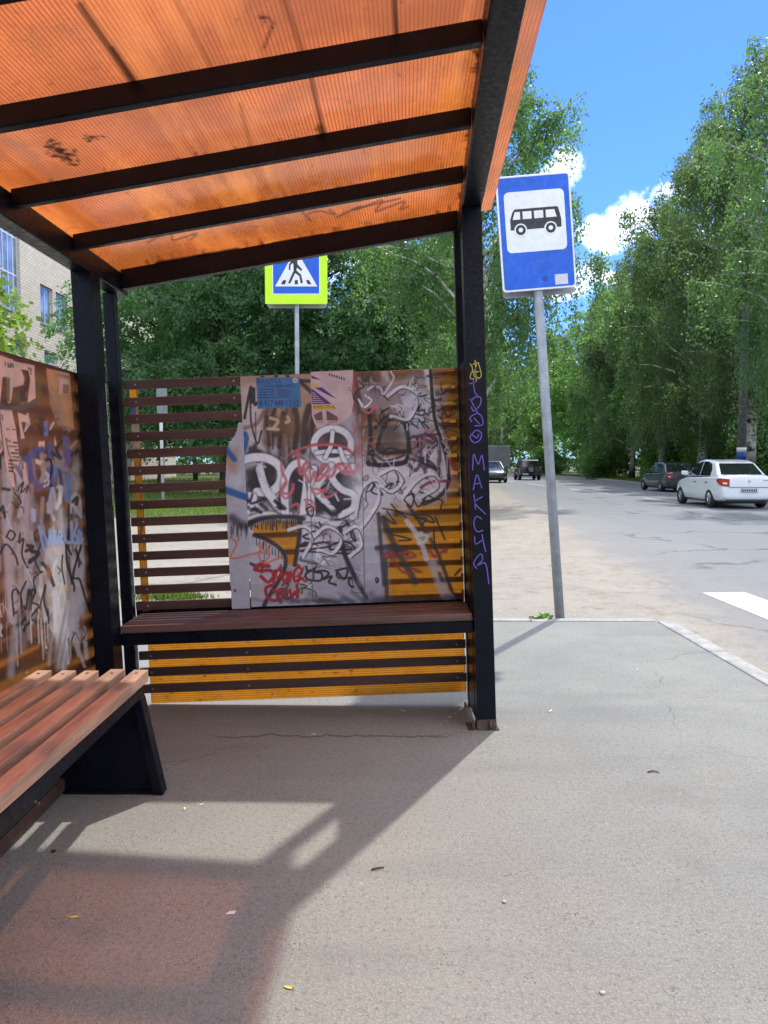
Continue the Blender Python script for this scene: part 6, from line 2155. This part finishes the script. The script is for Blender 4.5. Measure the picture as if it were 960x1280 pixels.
maple = tree_proto('maple_tree', '', 'tree', 'clump', 9, 6.2, 2.0, 13000, None, .13, .24, 'bark', 'mapleleaf', 22, tr=.08)

# along the far kerb, from near to far
plant(birchA, 15.8, 27.6, 20, 1.04, 'tallest birch at the right, its hanging crown nearly reaching the top corner of the view')
plant(birchB, 18.3, 38.5, 140, 1.34, 'birch with a speckled white trunk standing behind the banded pole')
plant(birchA, 19.2, 46.5, 250, 1.22, 'birch whose crown rises over the dark grey parked saloon')
plant(birchC, 19.9, 55.0, 60, 1.28, 'birch just left of the tall birches, its top against the white cloud')
plant(birchC, 20.6, 64.0, 200, 1.24, 'slender birch at the edge of the wood, left in the high skyline on the right')
plant(birchC, 21.2, 74.0, 330, 1.18, 'last birch of the row at the far kerb, next to the open sky')
plant(birchB, 24.5, 41.0, 310, 1.25, 'birch standing behind the row at the far kerb, at the right edge of the view')
plant(aspA, 24.8, 52.0, 30, 1.2, 'green broadleaf tree behind the birches, above the white saloon', GW_)
plant(aspB, 23.3, 60.0, 130, 1.25, 'broad leafy tree of the wood seen above the grey saloon', GW_)
plant(aspA, 23.6, 70.0, 230, 1.2, 'narrow leafy tree of the wood left of the grey saloon', GW_)
plant(aspB, 27.5, 47.0, 300, 1.1, 'low broad tree deep in the wood behind the banded pole', GW_)
plant(aspB, 21.4, 82.0, 40, 1.30, 'bright green tree where the kerb meets the wood, right of the bus stop pole', GW_)
plant(aspA, 19.2, 91.0, 160, 1.22, 'leafy tree at the far bend just right of the bus stop pole', GW_)
plant(birchC, 15.6, 101.0, 280, 1.15, 'birch at the far bend seen behind the bus stop pole')
plant(aspB, 10.5, 112.0, 20, 1.35, 'rounded tree closing the road behind the off-road car', GW_)
plant(aspA, 5.5, 120.0, 75, 1.35, 'tree at the end of the road left of the lorry', GW_)
plant(aspB, 14.5, 116.0, 190, 1.45, 'tall tree beyond the bend behind the lorry', GW_)
plant(aspA, 23.0, 108.0, 100, 1.30, 'tree beyond the bend, second row right of the bus stop pole', GW_)
plant(birchC, 27.5, 92.0, 15, 1.15, 'distant birch deep in the wood left of the grey saloon')
plant(aspB, 31.0, 78.0, 215, 1.3, 'distant broad tree deep in the wood above the grass verge', GW_)
plant(aspA, 31.5, 62.0, 340, 1.2, 'tree deep in the wood filling the gap behind the tall birches', GW_)
plant(aspB, 34.0, 50.0, 80, 1.2, 'tree deep in the wood at the right edge', GW_)
# left of the road
plant(birchB, 3.25, 26.5, 75, 1.0, 'tall birch behind the roadside pillar, its crown hanging around the bus stop sign')
plant(birchC, 2.3, 36.0, 190, .95, 'paler birch in the second row left of the roadside pillar')
plant(birchC, 3.6, 47.0, 320, .98, 'thin birch in the row along the near side of the road, right of the pillar')
plant(aspA, 4.4, 60.0, 50, 1.2, 'leafy tree on the near side of the road just right of the pillar', GW_)
plant(aspB, 3.6, 76.0, 150, 1.25, 'tree on the near side of the far bend', GW_)
plant(lindA, -2.6, 37.0, 10, 1.0, 'dark dense tree behind the crossing sign')
plant(lindB, -7.4, 35.5, 130, 1.05, 'dark tree above the open slats, left of the crossing sign')
plant(lindA, -11.1, 38.0, 230, .88, 'tree beside the brick building with a feathery left edge')
plant(lindB, 1.2, 44.0, 300, 1.0, 'dark tree right of the crossing sign, set back from the row')
plant(lindB, -8.5, 50.0, 20, 1.05, 'tree in the row further back, seen through the slats')
plant(lindA, -15.2, 62.0, 90, .95, 'tree at the far corner of the brick building')
plant(lindA, -2.5, 58.0, 200, 1.0, 'tree furthest back behind the crossing sign')
plant(maple, -8.2, 12.9, 200, 1.0, 'small light green maple with leaves in front of the brick building')
BS = 'bushes at the edge of the wood'
for (x, y, r_, s_, lb) in ((19.2, 66, 0, 1.0, 'dark rounded bush at the kerb right of the bus stop pole'), (19.9, 72, 90, 1.1, 'pale bush at the kerb behind the rounded dark bush'), (21.3, 57, 40, 1.0, 'bush under the birches left of the grey saloon'), (21.5, 49, 140, .95, 'bush behind the grey saloon'), (20.6, 41.5, 220, 1.0, 'bush behind the white saloon'),
                          (20.9, 36.0, 310, .95, 'bush at the right edge behind the white saloon'), (24.5, 64, 10, 1.2, 'tall bush inside the wood above the grass verge'), (17.8, 84, 200, 1.0, 'bush at the far bend'), (12.5, 104, 60, 1.2, 'bush behind the off-road car'), (6.5, 106, 160, 1.3, 'bush behind the lorry at the road end'), (3.2, 66, 250, 1.0, 'bush on the near side of the road by the oncoming car')):
    plant(bush, x, y, r_, s_, lb, BS)

# the far-off wood that closes every gap
rng = np.random.default_rng(77)
ctrl = [(-75, 60), (-45, 78), (-20, 92), (0, 128), (22, 128), (40, 112), (46, 80), (48, 50), (44, 20), (46, -10)]
seg = np.array(ctrl, float)
n = 60000
t = rng.random(n) * (len(seg) - 1.001); k = t.astype(int); f = (t - k)[:, None]
q = seg[k] * (1 - f) + seg[k + 1] * f + rng.normal(0, 2.6, (n, 2))
top = 13 + 3 * np.sin(q[:, 0] * .55 + q[:, 1] * .3) + 2 * np.sin(q[:, 0] * 1.3 - q[:, 1] * .8)
P = np.stack([q[:, 0], q[:, 1], top * rng.random(n) ** .8 - .1], 1)
me = leaves_mesh('distant_wood', P, rng.normal(size=(n, 3)), rng.uniform(.35, .9, n), rng, .7)
link_mesh('distant_wood', me, M['woodleaf'])['kind'] = 'stuff'

# ------------------------------------------------------------------ grass (blades)
def grass(name, P, h, seed, mat):
    rng = np.random.default_rng(seed)
    n = len(P)
    hh = h * rng.uniform(.5, 1.3, n)
    az = rng.uniform(0, 6.28, n)
    w = np.stack([np.cos(az), np.sin(az), np.zeros(n)], 1) * (.012 + .03 * h)
    tip = P + np.stack([rng.normal(0, .35, n) * hh, rng.normal(0, .35, n) * hh, hh], 1)
    V = np.stack([P - w, P + w, tip], 1).reshape(-1, 3)
    me = bpy.data.meshes.new(name)
    me.vertices.add(3 * n); me.loops.add(3 * n); me.polygons.add(n)
    me.vertices.foreach_set('co', V.astype(np.float32).ravel())
    me.loops.foreach_set('vertex_index', np.arange(3 * n, dtype=np.int32))
    me.polygons.foreach_set('loop_start', np.arange(0, 3 * n, 3, dtype=np.int32))
    me.update(calc_edges=True)
    o = link_mesh(name, me, mat)
    o['kind'] = 'stuff'
    return o


M['grass'] = leafmat('grass_blades', (.075, .135, .020), (.15, .22, .04), .4)
rng = np.random.default_rng(21)
RX = lambda y: np.interp(y, [p[1] for p in RIGHT[:7]], [p[0] for p in RIGHT[:7]])
y = rng.uniform(24, 86, 30000); x = RX(y) + .25 + rng.uniform(0, 1, 30000) ** 1.3 * 4.5
grass('grass_verge', np.stack([x, y, np.full(30000, -.10)], 1), .24, 1, M['grass'])
y = rng.uniform(19.6, 34, 26000); x = rng.uniform(-16, 2.4, 26000)
k = (rng.random(26000) < .9) & (x < np.interp(y, [19, 27, 40], [-.5, 1.6, 3.4]))
grass('grass_lawn', np.stack([x, y, np.full(26000, -.10)], 1)[k], .14, 2, M['grass'])
y = rng.uniform(34, 75, 16000); x = rng.uniform(-22, 3.2, 16000)
grass('grass_under_trees', np.stack([x, y, np.full(16000, -.10)], 1), .2, 3, M['grass'])
# tufts in the sand behind the end wall
c0 = on_z(212, 748, -.09)
P = np.concatenate([np.stack([rng.normal(c0[0], .16, 700), rng.normal(c0[1], .07, 700), np.full(700, -.09)], 1)])
o = grass('grass_tuft', P, .07, 4, M['grass'])
o['kind'] = 'thing'; tag(o, 'low grass tuft in the sand seen through the lowest open slats', 'grass tuft')

# weeds at the kerb by the bus stop pole
M['weed'] = leafmat('weed_leaves', (.06, .16, .02), (.12, .26, .04), .35)


def weed(px, py, n, size, label, seed):
    rng = np.random.default_rng(seed)
    p = on_z(px, py, 0)
    p[1] = max(p[1], 6.30)
    root = thing('weed', label, 'weed', (p[0], p[1], -.05), (0, 0, 0), 'weeds at the kerb')
    mb = MB(); sb = MB()
    for k in range(n):
        az = rng.uniform(0, 6.28); el = rng.uniform(.25, 1.2)
        d = np.array([math.cos(az) * math.cos(el), math.sin(az) * math.cos(el) * .5, math.sin(el)])
        s = np.array([-math.sin(az), math.cos(az), 0])
        L_ = size * rng.uniform(.6, 1.1)
        q = d * L_ * .75; w = L_ * .32
        up = np.array([0, 0, .12 * L_])
        a, m1, m2, b_ = q - d * .1 * L_, q + d * L_ * .12, q + d * L_ * .34, q + d * L_ * .55 - up * 1.2
        mb.add([a, m1 + s * w * .8 + up * .6, m2 + s * w * .7 + up * .3, b_, m2 - s * w * .7 + up * .3, m1 - s * w * .8 + up * .6, m1, m2], [(0, 1, 6), (1, 2, 7, 6), (2, 3, 7), (3, 4, 7), (4, 5, 6, 7), (5, 0, 6)])
        sb.tube([(0, 0, 0), tuple(q)], .003, 5)
    mb.build('leaves', M['weed'], root, fix=False); sb.build('stem', M['weed'], root)


weed(667, 774, 14, .085, 'green weed at the kerb left of the bus stop pole, the left plant of two', 1)
weed(682, 774, 18, .10, 'larger green weed at the kerb right against the bus stop pole', 2)
